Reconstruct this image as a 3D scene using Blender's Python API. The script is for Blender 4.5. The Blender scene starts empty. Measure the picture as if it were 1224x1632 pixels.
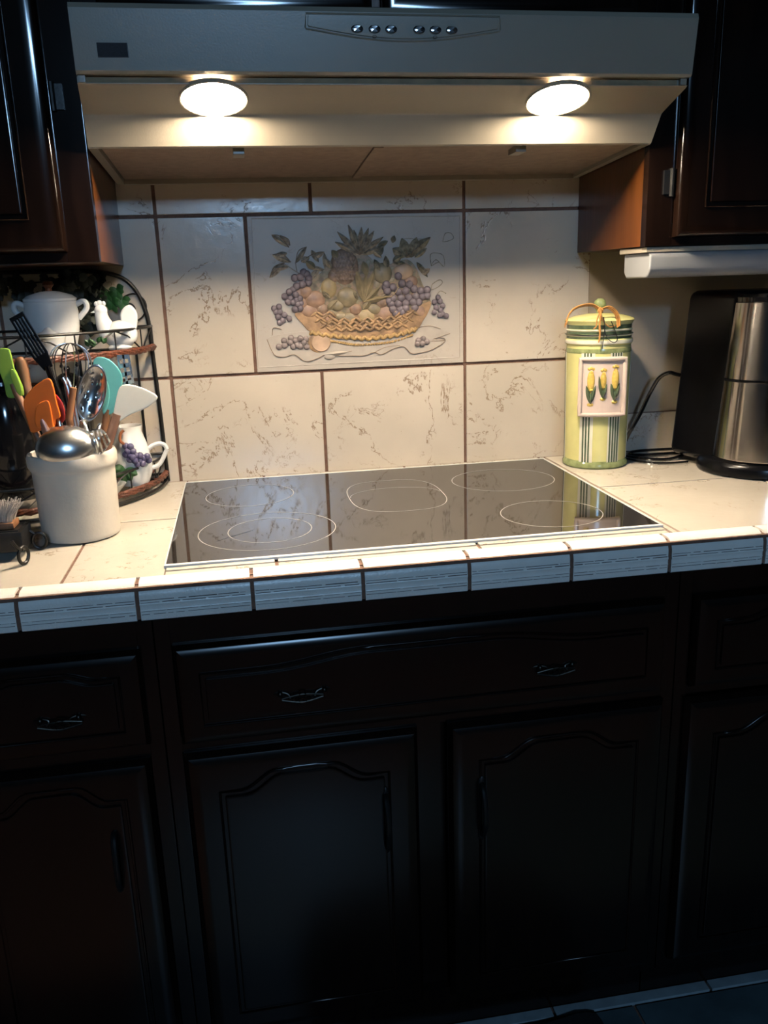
import bpy, bmesh, math, random
from mathutils import Vector, Matrix, Quaternion

S = bpy.context.scene
COL = S.collection
PI = math.pi
random.seed(7)

# ------------------------------------------------------------------ camera
cd = bpy.data.cameras.new('camera')
cam = bpy.data.objects.new('camera', cd)
COL.objects.link(cam)
cd.sensor_fit = 'VERTICAL'
cd.sensor_height = 24.0
cd.sensor_width = 18.0
cd.lens = 19.7098
cd.clip_start = 0.02
R, U, B = Vector((0.985296,-0.167933,-0.031466)), Vector((0.074266,0.2551,0.964058)), Vector((-0.153871,-0.95222,0.26382))
mw = Matrix((R, U, B)).transposed().to_4x4()
mw.translation = Vector((-0.24954,-1.75061,1.29883))
cam.matrix_world = mw
S.camera = cam

# ------------------------------------------------------------------ world, lights, exposure
w = bpy.data.worlds.new('world')
S.world = w
w.use_nodes = True
w.node_tree.nodes['Background'].inputs[0].default_value = (0.25, 0.5, 1.0, 1)
w.node_tree.nodes['Background'].inputs[1].default_value = 0.012
S.view_settings.view_transform = 'Standard'
S.view_settings.look = 'None'
S.view_settings.exposure = 0.0
S.view_settings.gamma = 1.0
S.view_settings.use_curve_mapping = False

LAMP_STRENGTH = 590.0           # lens of each hood lamp
ld = bpy.data.lights.new('room_light', 'AREA')       # cool light from the next room, far behind the camera
ld.shape = 'RECTANGLE'; ld.size = 0.45; ld.size_y = 0.36
ld.energy = 72.0
ld.color = (0.35, 0.63, 1.0)
lo = bpy.data.objects.new('room_light', ld)
COL.objects.link(lo)
lo.location = (-0.05, -5.0, 2.33)
lo.rotation_euler = (Vector((0.05, 0, 1.15)) - lo.location).to_track_quat('-Z', 'Y').to_euler()

# ------------------------------------------------------------------ materials
def nt_new(name):
    m = bpy.data.materials.new(name); m.use_nodes = True
    return m, m.node_tree, m.node_tree.nodes['Principled BSDF']

def coords(nt, scale=(1, 1, 1), rnd=True):
    tc = nt.nodes.new('ShaderNodeTexCoord')
    mp = nt.nodes.new('ShaderNodeMapping')
    mp.inputs['Scale'].default_value = scale
    nt.links.new(tc.outputs['Object'], mp.inputs['Vector'])
    if rnd:
        oi = nt.nodes.new('ShaderNodeObjectInfo')
        mu = nt.nodes.new('ShaderNodeMath'); mu.operation = 'MULTIPLY'; mu.inputs[1].default_value = 37.0
        nt.links.new(oi.outputs['Random'], mu.inputs[0])
        cb = nt.nodes.new('ShaderNodeCombineXYZ')
        for k in range(3): nt.links.new(mu.outputs[0], cb.inputs[k])
        nt.links.new(cb.outputs[0], mp.inputs['Location'])
    return mp.outputs[0]

KA = 0.72     # overall surface albedo
def mat(name, col, rough=0.5, metal=0.0, var=0.12, vs=40.0, bump=0.0, bs=120.0, stretch=(1, 1, 1), coat=0.0, ior=1.5, trans=0.0, emit=0.0, sss=0.0, rv=0.0):
    m, nt, p = nt_new(name)
    if metal < 0.9 and not trans: col = [c*KA for c in col]
    v = coords(nt, stretch)
    n = nt.nodes.new('ShaderNodeTexNoise'); n.inputs['Scale'].default_value = vs; n.inputs['Detail'].default_value = 4
    nt.links.new(v, n.inputs['Vector'])
    r = nt.nodes.new('ShaderNodeValToRGB')
    a = [max(0, c*(1-var)) for c in col]; b = [min(1, c*(1+var)) for c in col]
    r.color_ramp.elements[0].position = 0.3; r.color_ramp.elements[0].color = (*a, 1)
    r.color_ramp.elements[1].position = 0.7; r.color_ramp.elements[1].color = (*b, 1)
    nt.links.new(n.outputs['Fac'], r.inputs['Fac'])
    nt.links.new(r.outputs['Color'], p.inputs['Base Color'])
    p.inputs['Roughness'].default_value = rough
    p.inputs['Metallic'].default_value = metal
    p.inputs['IOR'].default_value = ior
    p.inputs['Coat Weight'].default_value = coat
    p.inputs['Transmission Weight'].default_value = trans
    if sss: p.inputs['Subsurface Weight'].default_value = sss; p.inputs['Subsurface Scale'].default_value = 0.01
    if emit:
        p.inputs['Emission Color'].default_value = (*col, 1); p.inputs['Emission Strength'].default_value = emit
    if bump:
        n2 = nt.nodes.new('ShaderNodeTexNoise'); n2.inputs['Scale'].default_value = bs; n2.inputs['Detail'].default_value = 3
        nt.links.new(v, n2.inputs['Vector'])
        bp = nt.nodes.new('ShaderNodeBump'); bp.inputs['Strength'].default_value = bump; bp.inputs['Distance'].default_value = 0.002
        nt.links.new(n2.outputs['Fac'], bp.inputs['Height'])
        nt.links.new(bp.outputs['Normal'], p.inputs['Normal'])
    return m

def tile_mat(name, base, vein, rough, amount=1.0):
    """cream ceramic with broken thin brown veins, as glazed travertine-look tile"""
    m, nt, p = nt_new(name)
    base = [c*KA for c in base]; vein = [c*KA for c in vein]
    v = coords(nt)
    L = nt.links.new
    def noise(sc, det, dist=0.0, rg=0.5):
        n = nt.nodes.new('ShaderNodeTexNoise'); n.inputs['Scale'].default_value = sc; n.inputs['Detail'].default_value = det
        n.inputs['Distortion'].default_value = dist; n.inputs['Roughness'].default_value = rg
        L(v, n.inputs['Vector']); return n.outputs['Fac']
    def math_(op, a, b=None, c=None):
        n = nt.nodes.new('ShaderNodeMath'); n.operation = op
        for i, x in enumerate((a, b, c)):
            if x is None: continue
            if isinstance(x, (int, float)): n.inputs[i].default_value = x
            else: L(x, n.inputs[i])
        return n.outputs[0]
    def rmp(x, a, b):
        n = nt.nodes.new('ShaderNodeMapRange'); n.interpolation_type = 'SMOOTHSTEP'
        n.inputs['From Min'].default_value = a; n.inputs['From Max'].default_value = b
        L(x, n.inputs['Value']); return n.outputs['Result']
    ridge = math_('ABSOLUTE', math_('SUBTRACT', noise(6.0, 7, 0.5, 0.62), 0.5))
    line = math_('SUBTRACT', 1.0, rmp(ridge, 0.0015, 0.009))
    mask = rmp(noise(7.0, 3), 0.47, 0.56)
    dash = rmp(noise(110.0, 2), 0.36, 0.50)
    veins = math_('MULTIPLY', math_('MULTIPLY', line, mask), dash)
    ridge2 = math_('ABSOLUTE', math_('SUBTRACT', noise(17.0, 6, 0.7, 0.6), 0.47))
    line2 = math_('SUBTRACT', 1.0, rmp(ridge2, 0.002, 0.010))
    mask2 = rmp(noise(13.0, 2), 0.57, 0.64)
    v2 = math_('MULTIPLY', math_('MULTIPLY', math_('MULTIPLY', line2, mask2), dash), 0.8)
    speck = math_('MULTIPLY', rmp(noise(150.0, 2), 0.70, 0.75), rmp(noise(8.0, 2), 0.5, 0.62))
    allv = math_('MULTIPLY', math_('MAXIMUM', math_('MAXIMUM', veins, v2), math_('MULTIPLY', speck, 0.6)), amount)
    cr = nt.nodes.new('ShaderNodeValToRGB')
    cr.color_ramp.elements[0].position = 0.35; cr.color_ramp.elements[0].color = (*[c*0.93 for c in base], 1)
    cr.color_ramp.elements[1].position = 0.65; cr.color_ramp.elements[1].color = (*[min(1, c*1.05) for c in base], 1)
    L(noise(5.0, 3), cr.inputs['Fac'])
    mx = nt.nodes.new('ShaderNodeMix'); mx.data_type = 'RGBA'
    L(allv, mx.inputs['Factor']); L(cr.outputs['Color'], mx.inputs['A']); mx.inputs['B'].default_value = (*vein, 1)
    L(mx.outputs['Result'], p.inputs['Base Color'])
    p.inputs['Roughness'].default_value = rough
    bp = nt.nodes.new('ShaderNodeBump'); bp.inputs['Strength'].default_value = 0.25; bp.inputs['Distance'].default_value = 0.001
    hh = math_('SUBTRACT', noise(60.0, 3), allv)
    L(hh, bp.inputs['Height']); L(bp.outputs['Normal'], p.inputs['Normal'])
    return m

def mix_mat():
    """mottled brush-work glaze: olive, peach and brown"""
    m, nt, p = nt_new('mottled_mural_glaze')
    v = coords(nt, rnd=False)
    n = nt.nodes.new('ShaderNodeTexNoise'); n.inputs['Scale'].default_value = 55; n.inputs['Detail'].default_value = 5
    nt.links.new(v, n.inputs['Vector'])
    r = nt.nodes.new('ShaderNodeValToRGB'); e = r.color_ramp.elements
    cs = [(.34, (.10, .075, .04)), (.45, (.20, .155, .08)), (.53, (.30, .19, .11)), (.60, (.20, .17, .09)), (.70, (.34, .27, .18))]
    e[0].position, e[0].color = cs[0][0], (*cs[0][1], 1); e[1].position, e[1].color = cs[1][0], (*cs[1][1], 1)
    for q_, c in cs[2:]:
        k = e.new(q_); k.color = (*c, 1)
    nt.links.new(n.outputs['Fac'], r.inputs['Fac']); nt.links.new(r.outputs['Color'], p.inputs['Base Color'])
    p.inputs['Roughness'].default_value = 0.42
    bp = nt.nodes.new('ShaderNodeBump'); bp.inputs['Strength'].default_value = .5; bp.inputs['Distance'].default_value = .002
    nt.links.new(n.outputs['Fac'], bp.inputs['Height']); nt.links.new(bp.outputs['Normal'], p.inputs['Normal'])
    return m

M = {}
M['tile'] = tile_mat('cream_tile', (0.61, 0.535, 0.44), (0.22, 0.14, 0.075), 0.20, 0.75)
M['counter_tile'] = tile_mat('counter_tile', (0.68, 0.61, 0.51), (0.26, 0.17, 0.10), 0.16, 0.7)
M['trim_tile'] = mat('trim_tile', (0.98, 0.93, 0.85), 0.3, var=0.05, vs=25, bump=0.25, bs=260)
M['trim_line'] = mat('trim_line', (0.13, 0.10, 0.08), 0.6, var=0.4, vs=150)
M['grout'] = mat('brown_grout', (0.20, 0.105, 0.07), 0.95, var=0.2, vs=90, bump=0.5, bs=300)
M['paint'] = mat('painted_wall', (0.40, 0.34, 0.26), 0.8, var=0.04, vs=12, bump=0.1, bs=150)
M['plaster'] = mat('room_plaster', (0.06, 0.055, 0.05), 0.9, var=0.05, vs=6)
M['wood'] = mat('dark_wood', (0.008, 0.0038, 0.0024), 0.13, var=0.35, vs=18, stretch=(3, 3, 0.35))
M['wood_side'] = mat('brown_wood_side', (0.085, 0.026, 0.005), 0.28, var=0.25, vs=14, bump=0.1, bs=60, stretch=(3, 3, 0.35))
M['wood_front'] = mat('espresso_wood', (0.0065, 0.0032, 0.002), 0.22, var=0.35, vs=18, ior=1.42, stretch=(3, 3, 0.35))
M['hood'] = mat('almond_enamel', (0.32, 0.28, 0.215), 0.33, var=0.02, vs=8, bump=0.06, bs=400)
M['hood_dark'] = mat('groove_dark', (0.34, 0.23, 0.12), 0.7, var=0.2)
M['filter'] = mat('filter_metal', (0.33, 0.24, 0.18), 0.55, 0.6, var=0.15, vs=60, bump=0.7, bs=500)
M['chrome'] = mat('chrome', (0.75, 0.76, 0.78), 0.12, 1.0, var=0.03)
M['steel'] = mat('polished_steel', (0.80, 0.79, 0.77), 0.26, 1.0, var=0.06, vs=60)
M['brushed'] = mat('brushed_steel', (0.58, 0.55, 0.52), 0.20, 1.0, var=0.08, vs=30, stretch=(1, 1, 14))
M['badge'] = mat('badge_plate', (0.01, 0.01, 0.013), 0.7, var=0.5, vs=400)
M['black'] = mat('black_plastic', (0.004, 0.004, 0.005), 0.24, var=0.2, ior=1.33)
M['gloss_black'] = mat('gloss_black', (0.006, 0.006, 0.007), 0.10, var=0.2)
M['iron'] = mat('black_iron', (0.012, 0.011, 0.010), 0.42, 0.3, var=0.3, vs=120, bump=0.2)
M['wicker'] = mat('red_brown_wicker', (0.13, 0.032, 0.013), 0.5, var=0.5, vs=130, bump=0.8, bs=250)
M['ceramic'] = mat('white_ceramic', (0.86, 0.86, 0.84), 0.18, var=0.03, vs=20, bump=0.15, bs=90)
M['crock'] = mat('stoneware', (0.80, 0.73, 0.62), 0.35, var=0.04, vs=30, bump=0.12, bs=160)
M['green'] = mat('green_silicone', (0.30, 0.50, 0.05), 0.42, var=0.06)
M['orange'] = mat('orange_silicone', (0.95, 0.19, 0.008), 0.42, var=0.06)
M['turquoise'] = mat('turquoise_silicone', (0.13, 0.47, 0.46), 0.42, var=0.06)
M['cream'] = mat('cream_silicone', (1.25, 1.15, 0.95), 0.38, var=0.03)
M['red'] = mat('red_silicone', (0.45, 0.02, 0.015), 0.42, var=0.06)
M['clear'] = mat('smoky_plastic', (0.50, 0.27, 0.19), 0.15, var=0.05, trans=0.55)
M['spoonwood'] = mat('utensil_wood', (0.30, 0.13, 0.055), 0.5, var=0.25, vs=30, stretch=(4, 4, 0.5), bump=0.1)
M['grape'] = mat('grape_glaze', (0.10, 0.085, 0.17), 0.18, var=0.2)
M['leaf'] = mat('ivy_leaf', (0.018, 0.085, 0.02), 0.5, var=0.4, vs=70, bump=0.4)
M['leaf_dark_shade'] = mat('dark_ivy_and_shade', (0.008, 0.016, 0.008), 0.6, var=0.5, vs=70, bump=0.4)  # near-black ivy green that also stands for the shade above the rack
M['stem'] = mat('vine_stem', (0.28, 0.09, 0.03), 0.4, var=0.2)
M['bristle'] = mat('bristle', (0.66, 0.58, 0.50), 0.6, var=0.15, vs=200)
M['celadon'] = mat('celadon_glaze', (0.72, 0.68, 0.28), 0.16, var=0.07, vs=25, bump=0.05)
M['dgreen'] = mat('dark_green_glaze', (0.09, 0.13, 0.075), 0.16, var=0.25, vs=60)
M['mgreen'] = mat('mid_green_glaze', (0.26, 0.30, 0.13), 0.14, var=0.3, vs=70)
M['cglaze'] = mat('cream_glaze', (0.80, 0.77, 0.62), 0.16, var=0.05)
M['pinkglaze'] = mat('pale_pink_glaze', (0.72, 0.58, 0.50), 0.2, var=0.05)
M['corn'] = mat('corn_yellow', (0.74, 0.52, 0.12), 0.25, var=0.15, vs=180)
M['raffia'] = mat('raffia', (0.50, 0.22, 0.05), 0.6, var=0.25, vs=120)
M['fixture'] = mat('fixture_diffuser', (0.25, 0.255, 0.26), 0.35, var=0.02)
M['floor_tile'] = mat('slate_floor_tile', (0.085, 0.125, 0.14), 0.35, var=0.2, vs=15, bump=0.3, bs=60)
M['floor_strip'] = mat('pale_floor_strip', (0.30, 0.37, 0.40), 0.35, var=0.15, vs=30)
M['mat_dark'] = mat('dark_mat', (0.006, 0.006, 0.006), 0.9, var=0.3, vs=200, bump=0.8, bs=500)
# mural glazes
M['mural'] = tile_mat('mural_tile', (0.49, 0.435, 0.37), (0.30, 0.22, 0.15), 0.4, 0.35)
M['m_basket'] = mat('mural_basket', (0.36, 0.215, 0.105), 0.42, var=0.5, vs=60, bump=0.3)
M['m_braid'] = mat('mural_braid', (0.46, 0.29, 0.115), 0.40, var=0.25, vs=120, bump=0.3)
M['m_yellow'] = mat('mural_yellow', (0.46, 0.34, 0.17), 0.4, var=0.2, vs=60)
M['m_peach'] = mat('mural_peach', (0.36, 0.215, 0.14), 0.4, var=0.35, vs=60)
M['m_pine'] = mat('mural_pineapple', (0.31, 0.20, 0.135), 0.4, var=0.35, vs=100, bump=0.5)
M['m_olive'] = mat('mural_olive', (0.31, 0.245, 0.145), 0.4, var=0.3, vs=60)
M['m_leaf'] = mat('mural_leaf', (0.27, 0.225, 0.15), 0.4, var=0.65, vs=130)
M['m_leaf2'] = mat('mural_leaf_pale', (0.38, 0.30, 0.215), 0.4, var=0.6, vs=120)
M['m_grape'] = mat('mural_grape', (0.20, 0.16, 0.18), 0.38, var=0.25, vs=90)
M['m_grape2'] = mat('mural_grape_pale', (0.25, 0.20, 0.19), 0.38, var=0.25, vs=90)
M['m_mix'] = mix_mat()
M['m_line'] = mat('mural_line', (0.28, 0.19, 0.12), 0.5, var=0.3, vs=90)
M['m_cloth'] = mat('mural_cloth', (0.47, 0.41, 0.345), 0.4, var=0.08, vs=60)
M['m_orange'] = mat('mural_orange_slice', (0.55, 0.37, 0.24), 0.4, var=0.15, vs=70)

def glass_top_mat():
    m, nt, p = nt_new('black_ceramic_glass')
    v = coords(nt, rnd=False)
    n = nt.nodes.new('ShaderNodeTexNoise'); n.inputs['Scale'].default_value = 30; n.inputs['Detail'].default_value = 6
    nt.links.new(v, n.inputs['Vector'])
    r = nt.nodes.new('ShaderNodeMapRange'); r.inputs['From Min'].default_value = 0.35; r.inputs['From Max'].default_value = 0.7
    r.inputs['To Min'].default_value = 0.015; r.inputs['To Max'].default_value = 0.07
    nt.links.new(n.outputs['Fac'], r.inputs['Value'])
    nt.links.new(r.outputs['Result'], p.inputs['Roughness'])
    p.inputs['Base Color'].default_value = (0.016, 0.013, 0.011, 1)
    p.inputs['IOR'].default_value = 2.1
    return m
def brushed_mat():
    m, nt, p = nt_new('brushed_steel')
    v = coords(nt, (1, 1, 8), rnd=False)
    n = nt.nodes.new('ShaderNodeTexNoise'); n.inputs['Scale'].default_value = 12; n.inputs['Detail'].default_value = 3
    nt.links.new(v, n.inputs['Vector'])
    r = nt.nodes.new('ShaderNodeMapRange'); r.inputs['To Min'].default_value = .13; r.inputs['To Max'].default_value = .17
    nt.links.new(n.outputs['Fac'], r.inputs['Value']); nt.links.new(r.outputs['Result'], p.inputs['Roughness'])
    p.inputs['Base Color'].default_value = (.52, .485, .45, 1); p.inputs['Metallic'].default_value = 1
    p.inputs['Anisotropic'].default_value = .85; p.inputs['Anisotropic Rotation'].default_value = .25
    tg = nt.nodes.new('ShaderNodeTangent'); tg.direction_type = 'RADIAL'; tg.axis = 'Z'
    nt.links.new(tg.outputs[0], p.inputs['Tangent'])
    return m
M['brushed'] = brushed_mat()
M['glass_top'] = glass_top_mat()
M['ring'] = mat('printed_ring', (0.36, 0.33, 0.30), 0.3, var=0.1)

def lamp_mat():
    m, nt, p = nt_new('lit_lamp_lens')
    p.inputs['Base Color'].default_value = (0.9, 0.88, 0.82, 1)
    lw = nt.nodes.new('ShaderNodeTexNoise'); lw.inputs['Scale'].default_value = 60
    mr = nt.nodes.new('ShaderNodeMapRange'); mr.inputs['To Min'].default_value = LAMP_STRENGTH*0.9; mr.inputs['To Max'].default_value = LAMP_STRENGTH*1.1
    nt.links.new(lw.outputs['Fac'], mr.inputs['Value'])
    p.inputs['Emission Color'].default_value = (1.0, 0.84, 0.64, 1)
    nt.links.new(mr.outputs['Result'], p.inputs['Emission Strength'])
    return m
M['lamp'] = lamp_mat()

# ------------------------------------------------------------------ mesh helpers
def NB(): return bmesh.new()

def box(bm, x0, x1, y0, y1, z0, z1, bev=0.0, seg=2):
    b = bmesh.new()
    r = bmesh.ops.create_cube(b, size=1.0)
    for v in b.verts:
        v.co = Vector(((x0+x1)/2+v.co.x*(x1-x0), (y0+y1)/2+v.co.y*(y1-y0), (z0+z1)/2+v.co.z*(z1-z0)))
    if bev > 0:
        bmesh.ops.bevel(b, geom=list(b.edges), offset=bev, segments=seg, affect='EDGES', profile=0.7)
    merge(bm, b)

def merge(bm, b, mx=None):
    me = bpy.data.meshes.new('tmp'); b.to_mesh(me); b.free()
    if mx is not None: me.transform(mx)
    bm.from_mesh(me); bpy.data.meshes.remove(me)

def lathe(bm, prof, c=(0, 0, 0), n=48, mx=None, sx=1.0, sy=1.0):
    """prof: list of (r, z) bottom to top; closes at r=0 ends"""
    b = bmesh.new()
    rings = []
    for r, z in prof:
        if r < 1e-6: rings.append([b.verts.new((0, 0, z))])
        else: rings.append([b.verts.new((r*sx*math.cos(2*PI*i/n), r*sy*math.sin(2*PI*i/n), z)) for i in range(n)])
    for a, d in zip(rings, rings[1:]):
        for i in range(n):
            j = (i+1) % n
            if len(a) == 1 and len(d) == 1: continue
            if len(a) == 1: b.faces.new((a[0], d[j], d[i]))
            elif len(d) == 1: b.faces.new((a[i], a[j], d[0]))
            else: b.faces.new((a[i], a[j], d[j], d[i]))
    bmesh.ops.recalc_face_normals(b, faces=b.faces)
    t = Matrix.Translation(Vector(c))
    merge(bm, b, t @ mx if mx is not None else t)

def smooth_path(pts, k=6, closed=False):
    P = [Vector(p) for p in pts]
    if len(P) < 3: return P
    out = []; n = len(P)
    rng = n if closed else n-1
    for i in range(rng):
        if closed: p0, p1, p2, p3 = P[(i-1) % n], P[i], P[(i+1) % n], P[(i+2) % n]
        else: p0, p1, p2, p3 = P[max(i-1, 0)], P[i], P[i+1], P[min(i+2, n-1)]
        for s in range(k):
            t = s/k
            out.append(0.5*((2*p1)+(p2-p0)*t+(2*p0-5*p1+4*p2-p3)*t*t+(3*p1-p0-3*p2+p3)*t**3))
    if not closed: out.append(P[-1])
    return out

def tube(bm, pts, r, n=8, closed=False, smooth=0, flat=1.0):
    P = smooth_path(pts, smooth, closed) if smooth else [Vector(p) for p in pts]
    m = len(P)
    T = []
    for i in range(m):
        a = P[(i-1) % m] if closed else P[max(i-1, 0)]
        c = P[(i+1) % m] if closed else P[min(i+1, m-1)]
        d = (c-a)
        T.append(d.normalized() if d.length > 1e-9 else Vector((0, 0, 1)))
    up = Vector((0, 0, 1)) if abs(T[0].z) < 0.9 else Vector((0, 1, 0))
    u = T[0].cross(up).normalized()
    rings = []
    for i in range(m):
        u = (u - T[i]*u.dot(T[i]))
        u = u.normalized() if u.length > 1e-6 else T[i].orthogonal().normalized()
        v = T[i].cross(u)
        rr = r
        if isinstance(r, (list, tuple)):
            s_ = i/(m-1)*(len(r)-1); k_ = min(int(s_), len(r)-2); rr = r[k_]*(1-s_+k_)+r[k_+1]*(s_-k_)
        rings.append([bm.verts.new(P[i]+(u*math.cos(2*PI*k/n)+v*flat*math.sin(2*PI*k/n))*rr) for k in range(n)])
    for i in range(m if closed else m-1):
        a, b = rings[i], rings[(i+1) % m]
        for k in range(n):
            bm.faces.new((a[k], a[(k+1) % n], b[(k+1) % n], b[k]))
    if not closed:
        bm.faces.new(rings[0][::-1]); bm.faces.new(rings[-1])

def ball(bm, c, r, sub=2, rot=None):
    """ellipsoid; r scalar or triple"""
    if isinstance(r, (int, float)): r = (r, r, r)
    b = bmesh.new()
    bmesh.ops.create_icosphere(b, subdivisions=sub, radius=1.0)
    mx = Matrix.Translation(Vector(c)) @ (rot if rot is not None else Matrix.Identity(4)) @ Matrix.Diagonal((*r, 1))
    merge(bm, b, mx)

def ext(bm, pts, vec, bev=0.0, seg=2):
    """prism: planar outline pts extruded by vec"""
    b = bmesh.new()
    vec = Vector(vec)
    a = [b.verts.new(Vector(p)) for p in pts]
    c = [b.verts.new(Vector(p)+vec) for p in pts]
    b.faces.new(a); b.faces.new(c[::-1])
    n = len(a)
    for i in range(n): b.faces.new((a[i], c[i], c[(i+1) % n], a[(i+1) % n]))
    bmesh.ops.recalc_face_normals(b, faces=b.faces)
    if bev > 0:
        bmesh.ops.bevel(b, geom=list(b.edges), offset=bev, segments=seg, affect='EDGES', profile=0.6)
    merge(bm, b)

def sm_outline(pts, k=4): return smooth_path(pts, k, True)

def leaf(bm, p0, p1, wd, lift=0.004, sag=None):
    """lens-shaped ridged leaf from p0 to p1 on the plane with normal sag (default -y)"""
    p0, p1 = Vector(p0), Vector(p1)
    nrm = Vector(sag) if sag is not None else Vector((0, -1, 0))
    d = p1-p0; s = d.cross(nrm).normalized(); n = 7
    prev = None
    mid = [bm.verts.new(p0+d*(i/n)+nrm*lift*(0.35+math.sin(PI*i/n))) for i in range(n+1)]
    bk = []
    L, Rr = [], []
    for i in range(n+1):
        t = i/n; wdt = wd*math.sin(PI*min(1, t*0.96+0.02))**0.8*(1-0.25*t)
        L.append(bm.verts.new(p0+d*t+s*wdt+nrm*0.0005)); Rr.append(bm.verts.new(p0+d*t-s*wdt+nrm*0.0005))
        bk.append(bm.verts.new(p0+d*t-nrm*0.0006))
    for i in range(n):
        bm.faces.new((L[i], L[i+1], mid[i+1], mid[i])); bm.faces.new((mid[i], mid[i+1], Rr[i+1], Rr[i]))
        bm.faces.new((L[i+1], L[i], bk[i], bk[i+1])); bm.faces.new((Rr[i], Rr[i+1], bk[i+1], bk[i]))

WL = {}
def link(o, parent, loc):
    COL.objects.link(o)
    if parent is None: o.location = loc
    else:
        o.parent = parent; o.location = Vector(loc)-WL[parent.name]
    WL[o.name] = Vector(loc)
    return o

def obj(name, bm, m, parent=None, smooth=35, origin=None, kind=None):
    bmesh.ops.remove_doubles(bm, verts=bm.verts, dist=1e-7)
    if origin is None:
        xs = [v.co for v in bm.verts]
        lo_ = Vector([min(c[i] for c in xs) for i in range(3)]); hi = Vector([max(c[i] for c in xs) for i in range(3)])
        origin = (lo_+hi)/2
        if parent is None: origin.z = lo_.z
    origin = Vector(origin)
    bmesh.ops.translate(bm, verts=bm.verts, vec=-origin)
    me = bpy.data.meshes.new(name); bm.to_mesh(me); bm.free()
    if smooth:
        for p in me.polygons: p.use_smooth = True
        me.set_sharp_from_angle(angle=math.radians(smooth))
    me.materials.append(M[m])
    o = bpy.data.objects.new(name, me)
    if kind: o['kind'] = kind
    if smooth:
        md = o.modifiers.new('normals', 'WEIGHTED_NORMAL'); md.keep_sharp = True; md.weight = 90
    return link(o, parent, origin)

def copy(o, parent, loc):
    c = o.copy(); return link(c, parent, Vector(loc))

def thing(name, label, cat, loc, group=None):
    o = bpy.data.objects.new(name, None); o.empty_display_size = 0.02
    o['label'] = label; o['category'] = cat
    if group: o['group'] = group
    return link(o, None, Vector(loc))

def tag(o, label, cat, group=None):
    o['label'] = label; o['category'] = cat
    if group: o['group'] = group
    return o

# ------------------------------------------------------------------ room shell
def shell(name, m, *a):
    b = NB(); box(b, *a); o = obj(name, b, m, smooth=0); o['kind'] = 'structure'; return o
TE = 0.49                     # where the tall tiling stops on the right
wall = shell('wall_back', 'paint', -2.2, 2.4, 0.0, 0.12, 0.0, 2.44)
floor = shell('floor', 'grout', -2.2, 2.4, -5.4, 0.0, -0.1, -0.004)
shell('ceiling', 'plaster', -2.2, 2.4, -5.4, 0.12, 2.44, 2.54)
shell('wall_left', 'plaster', -2.3, -2.2, -5.4, 0.12, 0.0, 2.44)
shell('wall_right', 'plaster', 2.4, 2.5, -5.4, 0.12, 0.0, 2.44)
shell('wall_front', 'plaster', -2.3, 2.5, -5.5, -5.4, 0.0, 2.44)

# back splash: grout bed and tiles, children of the wall
CT = 0.914
G = 0.0032
gb = NB(); box(gb, -1.3, TE-0.001, -0.0035, 0.002, CT-0.03, 1.60); obj('grout', gb, 'grout', wall, 0)
gb = NB(); box(gb, TE, 1.6, -0.0035, 0.002, CT-0.03, 1.000); obj('grout', gb, 'grout', wall, 0)
def wtile(x0, x1, z0, z1, m='tile', name='tile', g=G):
    b = NB(); box(b, x0+g, x1-g, -0.008, 0.0, z0+g, z1-g, 0.0016, 2)
    return obj(name, b, m, wall)
XA, XB, XC = -0.3905, -0.088, 0.2155
rows = [(CT-0.003, 1.1265), (1.1265, 1.4325), (1.4325, 1.60)]
for z0, z1, xs in ((*rows[0], (-1.30, -0.998, -0.694, XA, XB, XC, TE)), (*rows[2], (-1.30, -0.998, -0.694, XA, -0.0935, XC, TE))):
    for a, b_ in zip(xs, xs[1:]): wtile(a, b_, z0, z1)
for a, b_ in ((-1.30, -0.998), (-0.998, -0.694), (-0.694, XA), (XA, -0.222), (XC, TE)): wtile(a, b_, *rows[1])
for i in range(4): wtile(TE+0.275*i, TE+0.275*(i+1), CT-0.003, 1.002)
mural = wtile(-0.222, XC, 1.1265, 1.4325, 'mural', 'relief_tile')

# --- relief of the fruit basket on the picture tile
YM = -0.0078
def V3(p, y=YM): return Vector((p[0], y, p[1]))
b = NB()
rim = [(-0.2101,1.425),(0.207,1.4221),(0.2047,1.1405),(-0.216,1.1393)]
for i in range(4):
    tube(b, [V3(rim[i]), V3(rim[(i+1) % 4])], 0.0011, 6)
obj('raised_border', b, 'm_cloth', mural)
b = NB()
cloth = [(-0.1954,1.1947),(-0.1827,1.1637),(-0.1625,1.1579),(-0.1416,1.1618),(-0.1199,1.1467),(-0.095,1.1523),(-0.0776,1.159),(-0.0473,1.155),(-0.0205,1.1538),(0.0026,1.1535),(0.0221,1.1594),(0.0374,1.1538),(0.0611,1.1641),(0.0846,1.168),(0.0999,1.1537),(0.1195,1.1539),(0.1473,1.1603),(0.1732,1.1763),(0.1516,1.181),(0.1833,1.191),(0.1558,1.2015),(0.1325,1.2118),(0.1009,1.1981),(-0.015,1.1954),(-0.1053,1.2064),(-0.1652,1.2034)]
ext(b, [V3(p, YM+0.001) for p in sm_outline([(p[0], p[1], 0) for p in cloth], 3)], (0, -0.0026, 0))
obj('cloth', b, 'm_cloth', mural)
b = NB()
tube(b, [V3(p, YM-0.0018) for p in cloth[:20]], 0.0007, 5, smooth=4)
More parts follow.
